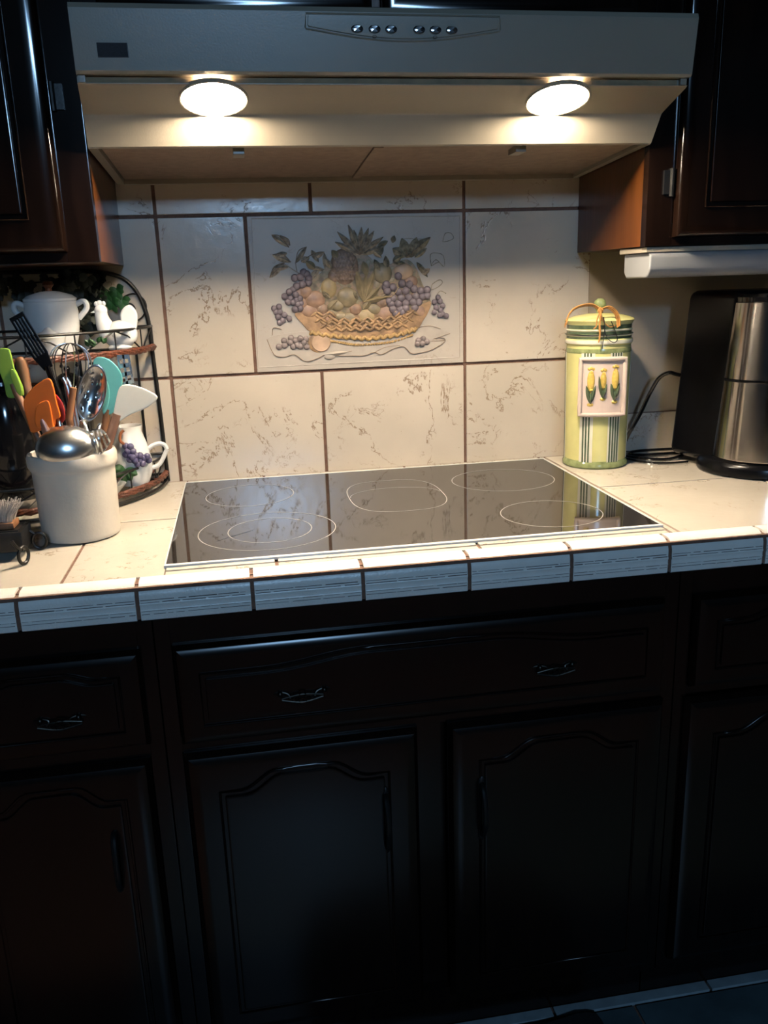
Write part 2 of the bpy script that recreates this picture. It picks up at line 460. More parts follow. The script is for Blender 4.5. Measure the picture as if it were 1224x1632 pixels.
for ln in ([(-0.1838,1.2023),(-0.181,1.2168),(-0.1646,1.2125)], [(0.1128,1.2051),(0.1402,1.2078),(0.1637,1.2012)], [(0.1476,1.1811),(0.1634,1.1835),(0.1733,1.1782),(0.1594,1.1761),(0.1436,1.1775)], [(-0.0239,1.164),(-0.047,1.1613),(-0.062,1.1657)], [(0.0221,1.1583),(0.0457,1.1685),(0.0768,1.1709)]):
    tube(b, [V3(p, YM-0.0018) for p in ln], 0.0006, 5, smooth=4)
obj('cloth_outline', b, 'm_line', mural)
b = NB()
bask = [(-0.136,1.2441),(-0.0885,1.2405),(0.0057,1.2352),(0.0864,1.2396),(0.1411,1.2579),(0.1388,1.2376),(0.1255,1.2177),(0.1108,1.2014),(0.054,1.188),(-0,1.1854),(-0.0608,1.1913),(-0.1054,1.2046),(-0.1231,1.2232)]
ext(b, [V3(p, YM+0.001) for p in sm_outline([(p[0], p[1], 0) for p in bask], 3)], (0, -0.0045, 0), 0.0012)
mr_ = random.Random(3)
wv = [(-0.1367,1.2441),(0.1407,1.2339),(-0.1279,1.2044),(0.1126,1.1946)]
cxm = (wv[0][0]+wv[1][0])/2
for row in range(6):
    for k in range(17):
        s_ = (k-8+(.5 if row % 2 else 0))/8.6
        if abs(s_) > 1: continue
        hw_ = .110-.0035*(5-row)*0-.0030*(row**1.35)
        x = cxm+.002+s_*hw_
        z = wv[0][1]-.003-row*.0060-(1-s_*s_)*.0035
        if row < 2 and abs(s_) < .55: continue
        ball(b, (x, YM-.0035-.003*(1-s_*s_), z), (.0082, .0022, .0030), 2, Matrix.Rotation(.62*(1 if (k+row) % 2 else -1), 4, 'Y'))
obj('basket', b, 'm_basket', mural)
b = NB()
br = [(-0.1046,1.2064),(-0.0718,1.1995),(-0.0303,1.1941),(0.0078,1.19),(0.0464,1.1921),(0.0814,1.197),(0.1089,1.2045)]
bp_ = smooth_path([V3(p, YM-0.003)-Vector((0, 0, .0022)) for p in br], 5)
for i, p in enumerate(bp_):
    ball(b, p, (0.0072, 0.0036, 0.0040), 2, Matrix.Rotation(0.75*(1 if i % 2 else -1), 4, 'Y'))
rp = smooth_path([V3(p, YM-0.002) for p in [(-0.0705,1.1865),(-0.0461,1.1818),(-0.0157,1.176),(0.0227,1.1759),(0.0615,1.1791),(0.1027,1.1905)]], 7)
for p in rp: ball(b, p, (0.0035, 0.0022, 0.0028), 1, Matrix.Rotation(-0.7, 4, 'Y'))
obj('braided_rim', b, 'm_braid', mural)

def fruit(name, m, items):
    for (p, rx, rz, ry) in items:
        b = NB(); ball(b, V3(p, YM), (rx, ry, rz), 3); obj(name, b, m, mural)
b = NB()
mound = [(-0.1351,1.2411),(-0.1242,1.2689),(-0.1264,1.294),(-0.1072,1.3077),(-0.0845,1.3177),(-0.069,1.3314),(-0.0454,1.359),(-0.008,1.3651),(0.0212,1.3467),(0.0356,1.3285),(0.0661,1.3348),(0.0967,1.3411),(0.1153,1.3226),(0.1263,1.2932),(0.1375,1.2709),(0.1409,1.2487),(0.086,1.2248),(-0.0139,1.2212),(-0.0891,1.2296)]
ext(b, [V3(p, YM+0.001) for p in sm_outline([(p[0], p[1], 0) for p in mound], 3)], (0, -0.0028, 0), 0.001)
obj('fruit_mound', b, 'm_mix', mural)
fw = [(-0.0945,1.2679),(-0.1068,1.2466),(-0.0654,1.2903),(-0.0288,1.2711),(0.0884,1.318),(0.0446,1.3156),(-0.0701,1.2325),(-0.0289,1.2255),(0.0094,1.2314),(0.0478,1.2354),(0.1213,1.2383),(-0.1235,1.2796),(0.001,1.2132),(0.0822,1.2249),(-0.0319,1.3304),(-0.0403,1.3092)]
u = 0.00033
fruit('peach', 'm_peach', [(fw[0], 65*u, 58*u, .0065), (fw[1], 62*u, 45*u, .0055), (fw[11], 40*u, 42*u, .004), (fw[6], 55*u, 45*u, .005), (fw[9], 55*u, 48*u, .005), (fw[10], 45*u, 50*u, .0045)])
fruit('lemon', 'm_yellow', [(fw[2], 50*u, 62*u, .007), (fw[8], 60*u, 50*u, .0055)])
fruit('apple', 'm_olive', [(fw[3], 66*u, 62*u, .0085), (fw[7], 62*u, 48*u, .006)])
fruit('pale_plum', 'm_orange', [(fw[4], 62*u, 50*u, .0065)])
fruit('pear', 'm_olive', [(fw[5], 62*u, 62*u, .0075)])
mf = [(-0.1123,1.2829),(-0.0806,1.2493),(-0.0502,1.2555),(-0.0128,1.2468),(0.0251,1.2455),(0.0409,1.2596),(-0.055,1.3132),(0.0224,1.2748),(0.1033,1.2976),(0.1142,1.2717),(-0.1209,1.2616),(-0.0437,1.2334)]
fruit('apricot', 'm_peach', [(mf[0], 42*u, 40*u, .006), (mf[3], 40*u, 36*u, .006), (mf[8], 44*u, 40*u, .005), (mf[10], 36*u, 40*u, .005)])
fruit('fig', 'm_pine', [(mf[1], 40*u, 34*u, .006), (mf[5], 40*u, 38*u, .006), (mf[6], 36*u, 40*u, .006), (mf[9], 36*u, 34*u, .005)])
fruit('lime', 'm_olive', [(mf[2], 44*u, 36*u, .007), (mf[4], 46*u, 36*u, .006), (mf[7], 30*u, 40*u, .006), (mf[11], 40*u, 30*u, .006)])
b = NB()
pc = fw[14]
ball(b, V3(pc), (88*u, 0.0085, 108*u), 3)
for i in range(-3, 4):
    for j in range(-3, 4):
        dx, dz = i*19*u+(j % 2)*9*u, j*24*u
        k = 1-(dx/(88*u))**2-(dz/(108*u))**2
        if k > 0.12: ball(b, (pc[0]+dx, YM-0.0085*math.sqrt(k), pc[1]+dz), (0.0036, 0.0018, 0.004), 1)
obj('pineapple', b, 'm_pine', mural)
b = NB()
cr0 = [(-0.0011,1.3526)][0]
for p in [(-0.021,1.4102),(-0.0436,1.3975),(0.0055,1.4051),(0.0305,1.3976),(0.0488,1.3856),(0.0501,1.3672),(-0.0489,1.3784),(-0.0377,1.3659),(-0.0103,1.4002),(0.0195,1.4031),(0.0373,1.3781),(-0.0073,1.3827),(0.0113,1.3822)]:
    leaf(b, V3(cr0, YM-0.001), V3(p, YM), 0.0075, 0.0055)
obj('pineapple_crown', b, 'm_leaf2', mural)
b = NB()
for a, c, wd in ((0, 1, .009), (0, 2, .009), (0, 3, .008), (0, 4, .007), (0, 5, .008)):
    q_ = [(0.0048,1.2608),(-0.0096,1.3262),(0.0278,1.3215),(0.0381,1.2888),(0.0565,1.27),(0.0106,1.3148)]
    leaf(b, V3(q_[a], YM-0.005), V3(q_[c], YM-0.004), wd, 0.005)
obj('leaf', b, 'm_olive', mural)
lv = [(-0.173,1.3941),(-0.1402,1.3701),(-0.1736,1.3571),(-0.1382,1.3421),(-0.1819,1.3135),(-0.151,1.3414),(-0.1292,1.3401),(-0.1055,1.3703),(-0.1181,1.3427),(-0.1012,1.3499),(-0.0938,1.3497),(-0.0712,1.3597),(-0.1058,1.3324),(-0.0693,1.3243),(-0.0839,1.3283),(-0.1037,1.304),(-0.0967,1.3638),(-0.0833,1.3406),(-0.0713,1.3579),(-0.0693,1.3243),(-0.1703,1.3518),(-0.1444,1.3598),(-0.1753,1.3309),(-0.1424,1.3335),(-0.1568,1.393),(-0.1381,1.3736)]
b = NB()
for i in range(0, len(lv), 2): leaf(b, V3(lv[i]), V3(lv[i+1]), 0.0056+0.001*(i % 3), 0.0032)
st = [(-0.1512,1.339),(-0.1266,1.3224),(-0.1105,1.3149),(-0.1292,1.3401),(-0.1273,1.3225),(-0.0732,1.3209),(-0.0958,1.3127)]
tube(b, [V3(p, YM-.0015) for p in st[:3]], 0.0008, 5, smooth=3); tube(b, [V3(p, YM-.0015) for p in st[3:5]], 0.0008, 5)
obj('leaf_sprig', b, 'm_leaf2', mural)
b = NB()
lv = [(0.0929,1.3448),(0.1452,1.3827),(0.0968,1.3465),(0.0863,1.3823),(0.1044,1.3445),(0.1167,1.3833),(0.093,1.3466),(0.0669,1.3633),(0.112,1.3443),(0.1372,1.3615),(0.1156,1.3352),(0.1381,1.3056),(0.0927,1.334),(0.0661,1.3348),(0.0369,1.3675),(0.0579,1.3776),(0.0672,1.3739),(0.0714,1.3879),(0.0363,1.3481),(0.0482,1.3673)]
for i in range(0, len(lv), 2): leaf(b, V3(lv[i]), V3(lv[i+1]), 0.0125 if i < 8 else 0.0065, 0.0050)
obj('vine_leaf', b, 'm_leaf', mural)
ex = [(-0.0089,1.3439),(-0.025,1.3159),(0.0059,1.34),(0.0124,1.3112),(0.0286,1.3429),(0.0427,1.3139),(-0.058,1.3276),(-0.0718,1.3491),(-0.0424,1.3448),(-0.0563,1.3628),(0.0544,1.3243),(0.0514,1.3494),(0.0254,1.3608),(0.0437,1.3461),(0.0023,1.2463),(0.0222,1.2711),(-0.0083,1.2649),(-0.0189,1.2834),(0.0257,1.2601),(0.049,1.2739),(-0.0693,1.2489),(-0.0497,1.2663),(0.0662,1.3383),(0.0854,1.3485),(0.1266,1.3114),(0.1422,1.3218),(-0.0913,1.3285),(-0.1089,1.3431),(-0.0787,1.2853),(-0.0645,1.2705)]
for i in range(0, len(ex), 2):
    b = NB(); leaf(b, V3(ex[i], YM-.003), V3(ex[i+1], YM-.0035), .0062+.0012*(i % 3), .0042); obj('leaf', b, ('m_leaf2', 'm_olive', 'm_leaf')[(i//2) % 3], mural)
b = NB()
ed_ = [(-0.173,1.3941),(-0.1569,1.3913),(-0.1402,1.3701),(-0.1736,1.3571),(-0.1536,1.3576),(-0.1382,1.3421),(-0.1819,1.3135),(-0.1715,1.3343),(-0.151,1.3414),(-0.1292,1.3401),(-0.1224,1.3627),(-0.1055,1.3703),(-0.1181,1.3427),(-0.0935,1.3567),(-0.0712,1.3597),(-0.1568,1.393),(-0.141,1.3858),(-0.1381,1.3736)]
for i in range(0, len(ed_), 3): tube(b, [V3(ed_[i], YM-.0016), V3(ed_[i+1], YM-.0030), V3(ed_[i+2], YM-.0016)], .0008, 5, smooth=4)
cw = [(-0.0011,1.3526),(-0.021,1.4102),(-0.0011,1.3526),(-0.0436,1.3975),(-0.0011,1.3526),(0.0055,1.4051),(-0.0011,1.3526),(0.0305,1.3976),(-0.0011,1.3526),(0.0488,1.3856),(-0.0011,1.3526),(-0.0489,1.3784),(0.0929,1.3448),(0.1452,1.3827),(0.0968,1.3465),(0.0863,1.3823),(0.1044,1.3445),(0.1167,1.3833)]
for i in range(0, len(cw), 2):
    p_, q_ = V3(cw[i], YM-.004), V3(cw[i+1], YM-.001); tube(b, [p_, (p_+q_)/2+Vector((0, -.0035, 0)), q_], .0007, 5, smooth=4)
obj('leaf_edging', b, 'm_line', mural)
b = NB()
for ln in ([(0.1462,1.3271),(0.1446,1.3488),(0.1562,1.3521),(0.1715,1.3463),(0.1732,1.3246),(0.1617,1.3339),(0.1462,1.3271),(0.156,1.3395),(0.1712,1.3246)], [(0.1707,1.3732),(0.1759,1.3891),(0.1875,1.3896),(0.1931,1.3798),(0.1815,1.3747),(0.1719,1.3732)], [(0.1454,1.2798),(0.1475,1.2908),(0.1631,1.2994),(0.1689,1.2937),(0.159,1.2849),(0.1454,1.2798)], [(0.1047,1.3588),(0.0897,1.3662),(0.0863,1.3805),(0.128,1.3795),(0.1433,1.381)], [(0.1569,1.2703),(0.1648,1.2774),(0.1764,1.2715)]):
    tube(b, [V3(p, YM-0.0004) for p in ln], 0.0007, 5, smooth=3)
obj('leaf_outline', b, 'm_leaf', mural)
def grapes(pts, r, m, seed=1):
    b = NB(); rr = random.Random(seed)
    for p in pts: ball(b, V3(p, YM-0.0015-rr.random()*0.002), (r*u, r*u*0.75, r*u), 2)
    obj('grape_bunch', b, m, mural)
grapes([(-0.1327,1.312),(-0.1216,1.3134),(-0.1084,1.3184),(-0.1056,1.3023),(-0.118,1.2991),(-0.13,1.2959),(-0.1145,1.3221),(-0.1051,1.3112)], 24, 'm_grape')
grapes([(-0.155,1.2771),(-0.1453,1.2857),(-0.137,1.2901),(-0.1442,1.2732),(-0.1328,1.28),(-0.1247,1.2718),(-0.1385,1.2651),(-0.1291,1.2612),(-0.1251,1.2527),(-0.1363,1.2513),(-0.1484,1.2661),(-0.1227,1.2624),(-0.1323,1.2692)], 21, 'm_grape', 2)
grapes([(-0.1774,1.2546),(-0.1673,1.2578),(-0.1662,1.247),(-0.1573,1.2412),(-0.1485,1.2337),(-0.1617,1.2305),(-0.1675,1.2264),(-0.1704,1.2381),(-0.1735,1.2473)], 19, 'm_grape', 3)
grapes([(-0.1724,1.1791),(-0.1616,1.1904),(-0.161,1.1812),(-0.1495,1.1862),(-0.1471,1.1953),(-0.1381,1.1894),(-0.1285,1.1934),(-0.1349,1.1811),(-0.1215,1.185),(-0.1163,1.1767),(-0.1294,1.178),(-0.1174,1.1915),(-0.1437,1.1778)], 20, 'm_grape2', 4)
rg = random.Random(9)
gp = [(0.0768,1.3093),(0.0515,1.2938),(0.084,1.2946),(0.0993,1.2923),(0.0647,1.2879),(0.053,1.281),(0.0759,1.2785),(0.0913,1.2798),(0.1087,1.2829),(0.1221,1.2788),(0.1357,1.2802),(0.0641,1.2661),(0.0813,1.2655),(0.0968,1.2668),(0.1122,1.2681),(0.1258,1.2676),(0.0599,1.2552),(0.0753,1.2547),(0.0907,1.256),(0.1062,1.2573),(0.0634,1.2441),(0.0788,1.2435),(0.0904,1.245),(0.1098,1.2461),(0.1355,1.2692),(0.0562,1.2609),(0.0495,1.2884),(0.1178,1.2569),(0.069,1.2365),(0.0825,1.2379)]
grapes(gp, 25, 'm_grape', 5)
grapes([(0.1508,1.2557),(0.1625,1.2572),(0.1683,1.2477),(0.1545,1.2445),(0.1642,1.2386),(0.1505,1.2354),(0.1621,1.2293),(0.1758,1.227),(0.168,1.231),(0.1587,1.2647)], 18, 'm_grape', 6)
grapes([(0.1161,1.1794),(0.126,1.182),(0.1239,1.1727),(0.1338,1.176),(0.114,1.1731)], 20, 'm_grape2', 7)
b = NB(); tube(b, [V3(p, YM-.008) for p in [(0.0029,1.2609),(0.0336,1.2689),(0.0603,1.2699),(0.0762,1.2876)]], 0.0009, 5, smooth=4); obj('grape_stalk', b, 'm_yellow', mural)
os_ = [(-0.0869,1.1846),(-0.0933,1.1838),(-0.0702,1.1549)]
b = NB(); lathe(b, [(0, -.002), (60*u, -.002), (60*u, .0035), (54*u, .005), (50*u, .0042), (0, .005)], V3(os_[0], YM), 40, Matrix.Rotation(PI/2, 4, 'X')); obj('orange_slice', b, 'm_orange', mural)
b = NB(); lathe(b, [(0, -.002), (60*u, -.002), (60*u, .0022), (55*u, .003), (0, .003)], V3(os_[1], YM), 40, Matrix.Rotation(PI/2, 4, 'X')); obj('orange_half', b, 'm_basket', mural)
b = NB(); ball(b, V3(os_[2], YM-.001), (36*u, .003, 20*u), 2); leaf(b, V3([(-0.0814,1.1591)][0], YM-.002), V3([(-0.0316,1.1625)][0], YM-.002), .005, .003); obj('leaf', b, 'm_cloth', mural)

# floor tiles (children of the floor): a cut row along the toe kick and full tiles beyond
for i in range(8):
    x0 = -0.69+0.305*i
    b = NB(); box(b, x0+.0025, x0+.3025, -0.582, -0.561, -0.004, 0.003, .0015); o = obj('floor_tile', b, 'floor_strip', floor)
proto = None
for j in range(3):
    for i in range(7):
        x0 = -0.54+0.305*i; y1 = -0.587-0.305*j
        if proto is None:
            b = NB(); box(b, x0+.0025, x0+.3025, y1-.300, y1, -0.004, 0.001, .0015); proto = obj('floor_tile', b, 'floor_tile', floor); base = WL[proto.name].copy()
        else: copy(proto, floor, base+Vector((0.305*i, -0.305*j, 0)))
b = NB()
ext(b, sm_outline([(0.19, -0.60, .001), (0.285, -0.592, .001), (0.302, -0.66, .001), (0.31, -1.05, .001), (0.0, -1.1, .001), (-0.2, -1.05, .001), (-0.2, -0.66, .001), (0.0, -0.61, .001)], 3), (0, 0, .010), .002)
tag(obj('floor_mat', b, 'mat_dark'), 'dark mat on the floor tiles in front of the base cabinets', 'mat')

# ------------------------------------------------------------------ countertop
ctop = thing('countertop', 'cream tiled kitchen countertop with brown grout and bullnose front edge', 'countertop', (0, -0.3, CT-0.045))
# substrate with a hole for the cooktop
HX0, HX1, HY0, HY1 = -0.379, 0.381, -0.574, -0.040
YR = -0.301; YF = -0.606; YE = -0.640
CX = [-1.446, -1.136, -0.826, -0.516, -0.221, 0.079, 0.3955, 0.705, 1.015, 1.325, 1.635]
b = NB()
for a in ((-1.4, HX0, YF-.02, -0.002), (HX1, 1.6, YF-.02, -0.002), (HX0, HX1, HY1, -0.002), (HX0, HX1, YF-.02, HY0)):
    box(b, a[0], a[1], a[2], a[3], CT-0.045, CT-0.0022)
obj('grout_bed', b, 'grout', ctop, 0)
g = 0.0024
def ctile(x0, x1, y0, y1):
    if x1-x0 < .01 or y1-y0 < .006: return
    b = NB(); box(b, x0+g, x1-g, y0+g, y1-g, CT-.012, CT, .0012, 2); obj('tile', b, 'counter_tile', ctop)
for xa, xb in zip(CX, CX[1:]):
    for ya, yb in ((YR, -0.004), (YF, YR)):
        if xb <= HX0 or xa >= HX1: ctile(xa, xb, ya, yb)
        elif xa < HX0 < xb:                    # ends against the cooktop: left column
            ctile(xa, HX0+.003, ya, yb)
        elif xa < HX1 < xb:
            ctile(HX1-.003 if xb-HX1 > .02 else HX1+.001, xb, ya, yb)
for xs in ((HX0, -0.221, 0.079, HX1),):
    for a, c in zip(xs, xs[1:]):
        for ya, yb in ((YF+.0016, -.5900), (-.5892, HY0+.0004)):
            b = NB(); box(b, a+g, c-g, ya, yb, CT-.012, CT+(.0 if ya < -.6 else .0015), .0008, 2); obj('tile', b, 'counter_tile', ctop)
        b = NB(); box(b, a+g, c-g, HY1, -0.006, CT-.012, CT, .0012); obj('tile', b, 'counter_tile', ctop)
# bullnose trim tiles, all alike
TP = 0.1547; T0 = -0.5673
def trim_prof():
    pts = [(YF-.001+.0, CT-.012), (YF-.001, CT+.001)]
    for k in range(0, 9):
        a = PI/2+PI/2*k/8
        pts.append((-0.622+0.019*math.cos(a), CT+.001-0.019+0.019*math.sin(a)))
    pts += [(-0.641, 0.889), (-0.6422, 0.8875), (-0.6422, 0.8855), (-0.641, 0.884), (-0.641, 0.879), (-0.6418, 0.8775), (-0.641, 0.876), (-0.641, 0.8645), (-0.639, 0.8625), (-0.628, 0.8625), (-0.628, CT-.012)]
    return pts
b = NB(); pr = trim_prof(); ext(b, [(T0+.0028, y, z) for y, z in pr], (TP-.0056, 0, 0))
first = obj('trim_tile', b, 'trim_tile', ctop, 50)
tb = WL[first.name].copy()
for i in range(-5, 14):
    if i: copy(first, ctop, tb+Vector((TP*i, 0, 0)))
for z, th in ((0.8925, .0006), (0.8888, .0009), (0.8765, .0004), (0.8722, .0005)):
    b = NB(); rr = random.Random(int(z*1e4))
    x = T0
    for i in range(-5, 14):
        xa = T0+TP*i+.004; x = xa
        while x < xa+TP-.012:
            L_ = min(rr.uniform(.006, .05), xa+TP-.008-x)
            box(b, x, x+L_, -0.6415, -0.6405, z-th*rr.uniform(.3, 1.0), z+th*rr.uniform(.3, 1.0))
            x += L_+rr.uniform(.001, .006)
    obj('painted_line', b, 'trim_line', ctop, 0)
b = NB(); box(b, -1.3, 1.55, -0.6385, -0.6235, 0.864, 0.9105, .003); obj('grout', b, 'grout', ctop, 0)

# ------------------------------------------------------------------ cooktop
ck = thing('cooktop', 'black ceramic glass cooktop with white-printed rings set into the tiled counter', 'cooktop', (0, -0.307, CT-.03))
GT = CT+.004
b = NB(); box(b, HX0+.001, HX1-.001, HY0+.0045, HY1-.001, CT-.03, GT, .0015); obj('glass_top', b, 'glass_top', ck)
b = NB()
for a in ((HX0-.001, HX0+.001, HY0-.001, HY1), (HX1-.001, HX1+.001, HY0-.001, HY1), (HX0-.001, HX1+.001, HY0-.003, HY0+.005), (HX0-.001, HX1+.001, HY1-.001, HY1+.001)):
    box(b, a[0], a[1], a[2], a[3], CT, GT+.0006, .0008)
obj('frame', b, 'ceramic', ck)
def ringpath(cx, cy, rx, ry, n=72, sup=2.0):
    out = []
    for i in range(n):
        a = 2*PI*i/n; c, s = math.cos(a), math.sin(a)
        out.append((cx+rx*math.copysign(abs(c)**(2/sup), c), cy+ry*math.copysign(abs(s)**(2/sup), s), GT+.00025))
    return out
def flatline(b, path, w, closed=True):
    P = [Vector(p) for p in path]; n = len(P); vs = []
    for i in range(n):
        a = P[(i-1) % n] if closed else P[max(0, i-1)]; c = P[(i+1) % n] if closed else P[min(n-1, i+1)]
        d = (c-a).normalized(); s = Vector((-d.y, d.x, 0))*w/2
        vs.append((b.verts.new(P[i]+s), b.verts.new(P[i]-s)))
    for i in range(n if closed else n-1):
        a, c = vs[i], vs[(i+1) % n]; b.faces.new((a[0], a[1], c[1], c[0]))
for nm, cx, cy, rx, ry, sup in (('burner_ring', -0.228, -0.432, .110, .108, 2), ('burner_ring', -0.224, -0.432, .067, .070, 2), ('burner_ring', -0.252, -0.185, .082, .084, 2), ('burner_ring', 0.238, -0.205, .100, .092, 2), ('burner_ring', 0.241, -0.462, .084, .082, 2)):
    b = NB(); flatline(b, ringpath(cx, cy, rx, ry, 96, sup), .0016); obj(nm, b, 'ring', ck, 0)
b = NB()   # middle zone: circle with a bridge square behind it
flatline(b, ringpath(0.014, -0.262, .087, .118, 96, 2.9), .0016)
flatline(b, [(0.014-.084*math.cos(PI*i/30), -0.262-.0+.055*math.sin(PI*i/30), GT+.00025) for i in range(31)], .0013, False)
obj('burner_ring', b, 'ring', ck, 0)
b = NB(); flatline(b, [(-0.3084,-0.474,0.918), (-0.2883,-0.4555,0.918), (-0.2504,-0.4266,0.918)], .0014, False); obj('printed_mark', b, 'ring', ck, 0)

# ------------------------------------------------------------------ range hood
HL, HR = -0.455, 0.455
hood = thing('range_hood', 'almond enamel range hood with two lit lamps above the cooktop', 'range hood', (0, -0.23, 1.49))
def flare(y):   # the canopy narrows very slightly to its front on the left
    t = min(1, max(0, (-y-.325)/.13)); return HL+.001+.014*t
prof = [(-.004, 1.530), (-.300, 1.530), (-.303, 1.511), (-.322, 1.507), (-.327, 1.509), (-.357, 1.547), (-.361, 1.5495), (-.433, 1.5712), (-.4370, 1.5735), (-.4370, 1.5742),
        (-.4340, 1.5748), (-.4340, 1.5835), (-.446, 1.5835), (-.4495, 1.5870), (-.4600, 1.660), (-.4575, 1.6665), (-.453, 1.668), (-.004, 1.668)]
b = NB()
va = [b.verts.new((flare(y), y, z)) for y, z in prof]; vb = [b.verts.new((HR-.001, y, z)) for y, z in prof]
b.faces.new(va); b.faces.new(vb[::-1])
for i in range(len(prof)):
    j = (i+1) % len(prof); b.faces.new((va[i], va[j], vb[j], vb[i]))
bmesh.ops.recalc_face_normals(b, faces=b.faces)
obj('canopy', b, 'hood', hood, 25)
for s in (0, 1):      # side cheeks carrying the rim under the filters
    b = NB()
    pts = [(-.004, 1.490), (-.325, 1.507), (-.325, 1.530), (-.004, 1.534)]
    x0 = HL+.001 if s == 0 else HR-.015
    ext(b, [(x0, y, z) for y, z in pts], (.014, 0, 0), .0015); obj('side_rim', b, 'hood', hood)
b = NB(); box(b, HL+.014, HR-.014, -.022, -.004, 1.489, 1.503, .002); obj('rear_rim', b, 'hood', hood)
b = NB(); box(b, HL+.017, HR-.017, -.4348, -.4335, 1.5750, 1.5833); obj('groove', b, 'hood_dark', hood, 0)
for xa in (flare(-.44)+.001, HR-.014):
    b = NB(); box(b, xa, xa+.010, -.4405, -.4330, 1.574, 1.585, .001); obj('groove_end', b, 'hood', hood)
for k, (xa, xb) in enumerate(((HL+.017, -.012), (0.004, HR-.017))):
    b = NB()
    pts = [(-.026, 1.497), (-.300, 1.511), (-.300, 1.519), (-.026, 1.505)]
    ext(b, [(xa, y, z) for y, z in pts], (xb-xa, 0, 0), .001)
    f_ = obj('filter', b, 'filter', hood)
    xm = -.229 if k == 0 else .235
    b = NB(); box(b, xm-.009, xm+.009, -.304, -.262, 1.500, 1.512, .0015); obj('pull_tab', b, 'hood', f_)
b = NB(); ext(b, [(-.012, -.026, 1.493), (-.012, -.302, 1.508), (-.012, -.302, 1.517), (-.012, -.026, 1.502)], (.016, 0, 0), .001); obj('filter_divider', b, 'filter', hood)
# lamps in the sloping panel
nv = Vector((0, -.0248, -.083)).normalized()
rotn = nv.to_track_quat('Z', 'Y').to_matrix().to_4x4()
for xm in (-.2605, .2605):
    c = Vector((xm, -.400, 1.5612))
    b = NB(); lathe(b, [(.046, -.004), (.050, -.004), (.0503, .001), (.0480, .0022), (.046, .0016), (.046, -.004)], c, 56, rotn); ring_ = obj('lamp_ring', b, 'hood', hood)
    b = NB(); lathe(b, [(.0462, .0002), (.042, .0008), (.030, .0014), (.015, .0018), (0, .002)], c, 56, rotn); obj('lamp_lens', b, 'lamp', ring_)
# control panel on the fascia: plane through the fascia
def fas(x, z, out=0.0):
    y = -.4495-(z-1.587)*(.0105/.073)
    return Vector((x, y-out, z))
TOPZ, n = 1.6555, 24
cpo = [(-.124, TOPZ)]
cpo += [(.146, TOPZ), (.1475, 1.6435)]
cpo += [(.146-.27*i/n, 1.6415-.0135*math.sin(PI*i/n)) for i in range(n+1)]
cpo += [(-.1255, 1.6435)]
b = NB(); ext(b, [fas(x, z, -.002) for x, z in cpo], (0, -.0036, 0), .0012); cpn = obj('control_panel', b, 'hood', hood)
b = NB()
tube(b, [fas(x*1.0+(0.003 if x > .13 else -.003 if x < -.12 else 0), z+(-.0025 if z < TOPZ-.001 else .002), .0003) for x, z in cpo], .0013, 6, closed=True)
obj('panel_lip', b, 'hood', hood)
bt = None
for x in (-.0565, -.032, -.0085, .0315, .055, .0785):
    z = 1.6392
    if bt is None:
        b = NB(); lathe(b, [(0, -.001), (.0085, -.001), (.0085, .0015), (.0065, .0025), (0, .0022)], fas(x, z, .0015), 28, Matrix.Rotation(PI/2, 4, 'X'), 1.0, .62)
        bt = obj('button', b, 'chrome', cpn); bt0 = (x, WL[bt.name].copy())
    else: copy(bt, cpn, bt0[1]+Vector((x-bt0[0], 0, 0)))
for x in (-.032, .055):
    b = NB(); tube(b, [fas(x+.003*math.cos(a_), 1.6305+.0018*math.sin(a_), .0018) for a_ in (0, 1, 2, 3, 4, 5)], .0005, 5, closed=True)
    obj('printed_mark', b, 'trim_line', cpn, 0)
b = NB(); ext(b, [fas(-.409, 1.6195), fas(-.3695, 1.6195), fas(-.3695, 1.6030), fas(-.409, 1.6030)], (0, -.0016, 0), .0005); bd = obj('badge', b, 'badge', hood)
b = NB(); ext(b, [fas(-.3692, 1.6195), fas(-.3685, 1.6195), fas(-.3685, 1.6022), fas(-.409, 1.6022), fas(-.409, 1.6029), fas(-.3692, 1.6029)], (0, -.0012, 0)); obj('badge_edge', b, 'chrome', bd, 0)

# ------------------------------------------------------------------ cabinets
def chamfer_panel(b, x0, x1, z0, z1, yb, t, lip, inset, sl=.72):
    """slab whose front face is smaller than its back: edges slope; yb = back plane, front at yb-t"""
    if sl > .8:
        prof_ = [(0, 0), (0, .004), (.0008, .010), (.003, .0145), (.006, .0168), (.011, .0186), (.017, .0196), (.024, .020)]
        L = [[b.verts.new(p) for p in ((x0+i_, yb-d, z0+i_), (x1-i_, yb-d, z0+i_), (x1-i_, yb-d, z1-i_), (x0+i_, yb-d, z1-i_))] for i_, d in prof_]
        for u_, v_ in zip(L, L[1:]):
            for i in range(4):
                j = (i+1) % 4; b.faces.new((u_[i], u_[j], v_[j], v_[i]))
        b.faces.new(L[0][::-1]); b.faces.new(L[-1]); return
    A = [(x0, yb, z0), (x1, yb, z0), (x1, yb, z1), (x0, yb, z1)]
    Bp = [(x, yb-lip, z) for x, _, z in A]
    cx = lambda x, s: x
    C = [(x0+inset*.3, yb-t*sl, z0+inset*.3), (x1-inset*.3, yb-t*sl, z0+inset*.3), (x1-inset*.3, yb-t*sl, z1-inset*.3), (x0+inset*.3, yb-t*sl, z1-inset*.3)]
    D = [(x0+inset, yb-t, z0+inset), (x1-inset, yb-t, z0+inset), (x1-inset, yb-t, z1-inset), (x0+inset, yb-t, z1-inset)]
    L = [[b.verts.new(p) for p in q_] for q_ in (A, Bp, C, D)]
    for u_, v_ in zip(L, L[1:]):
        for i in range(4):
            j = (i+1) % 4; b.faces.new((u_[i], u_[j], v_[j], v_[i]))
    b.faces.new(L[0][::-1]); b.faces.new(L[-1])

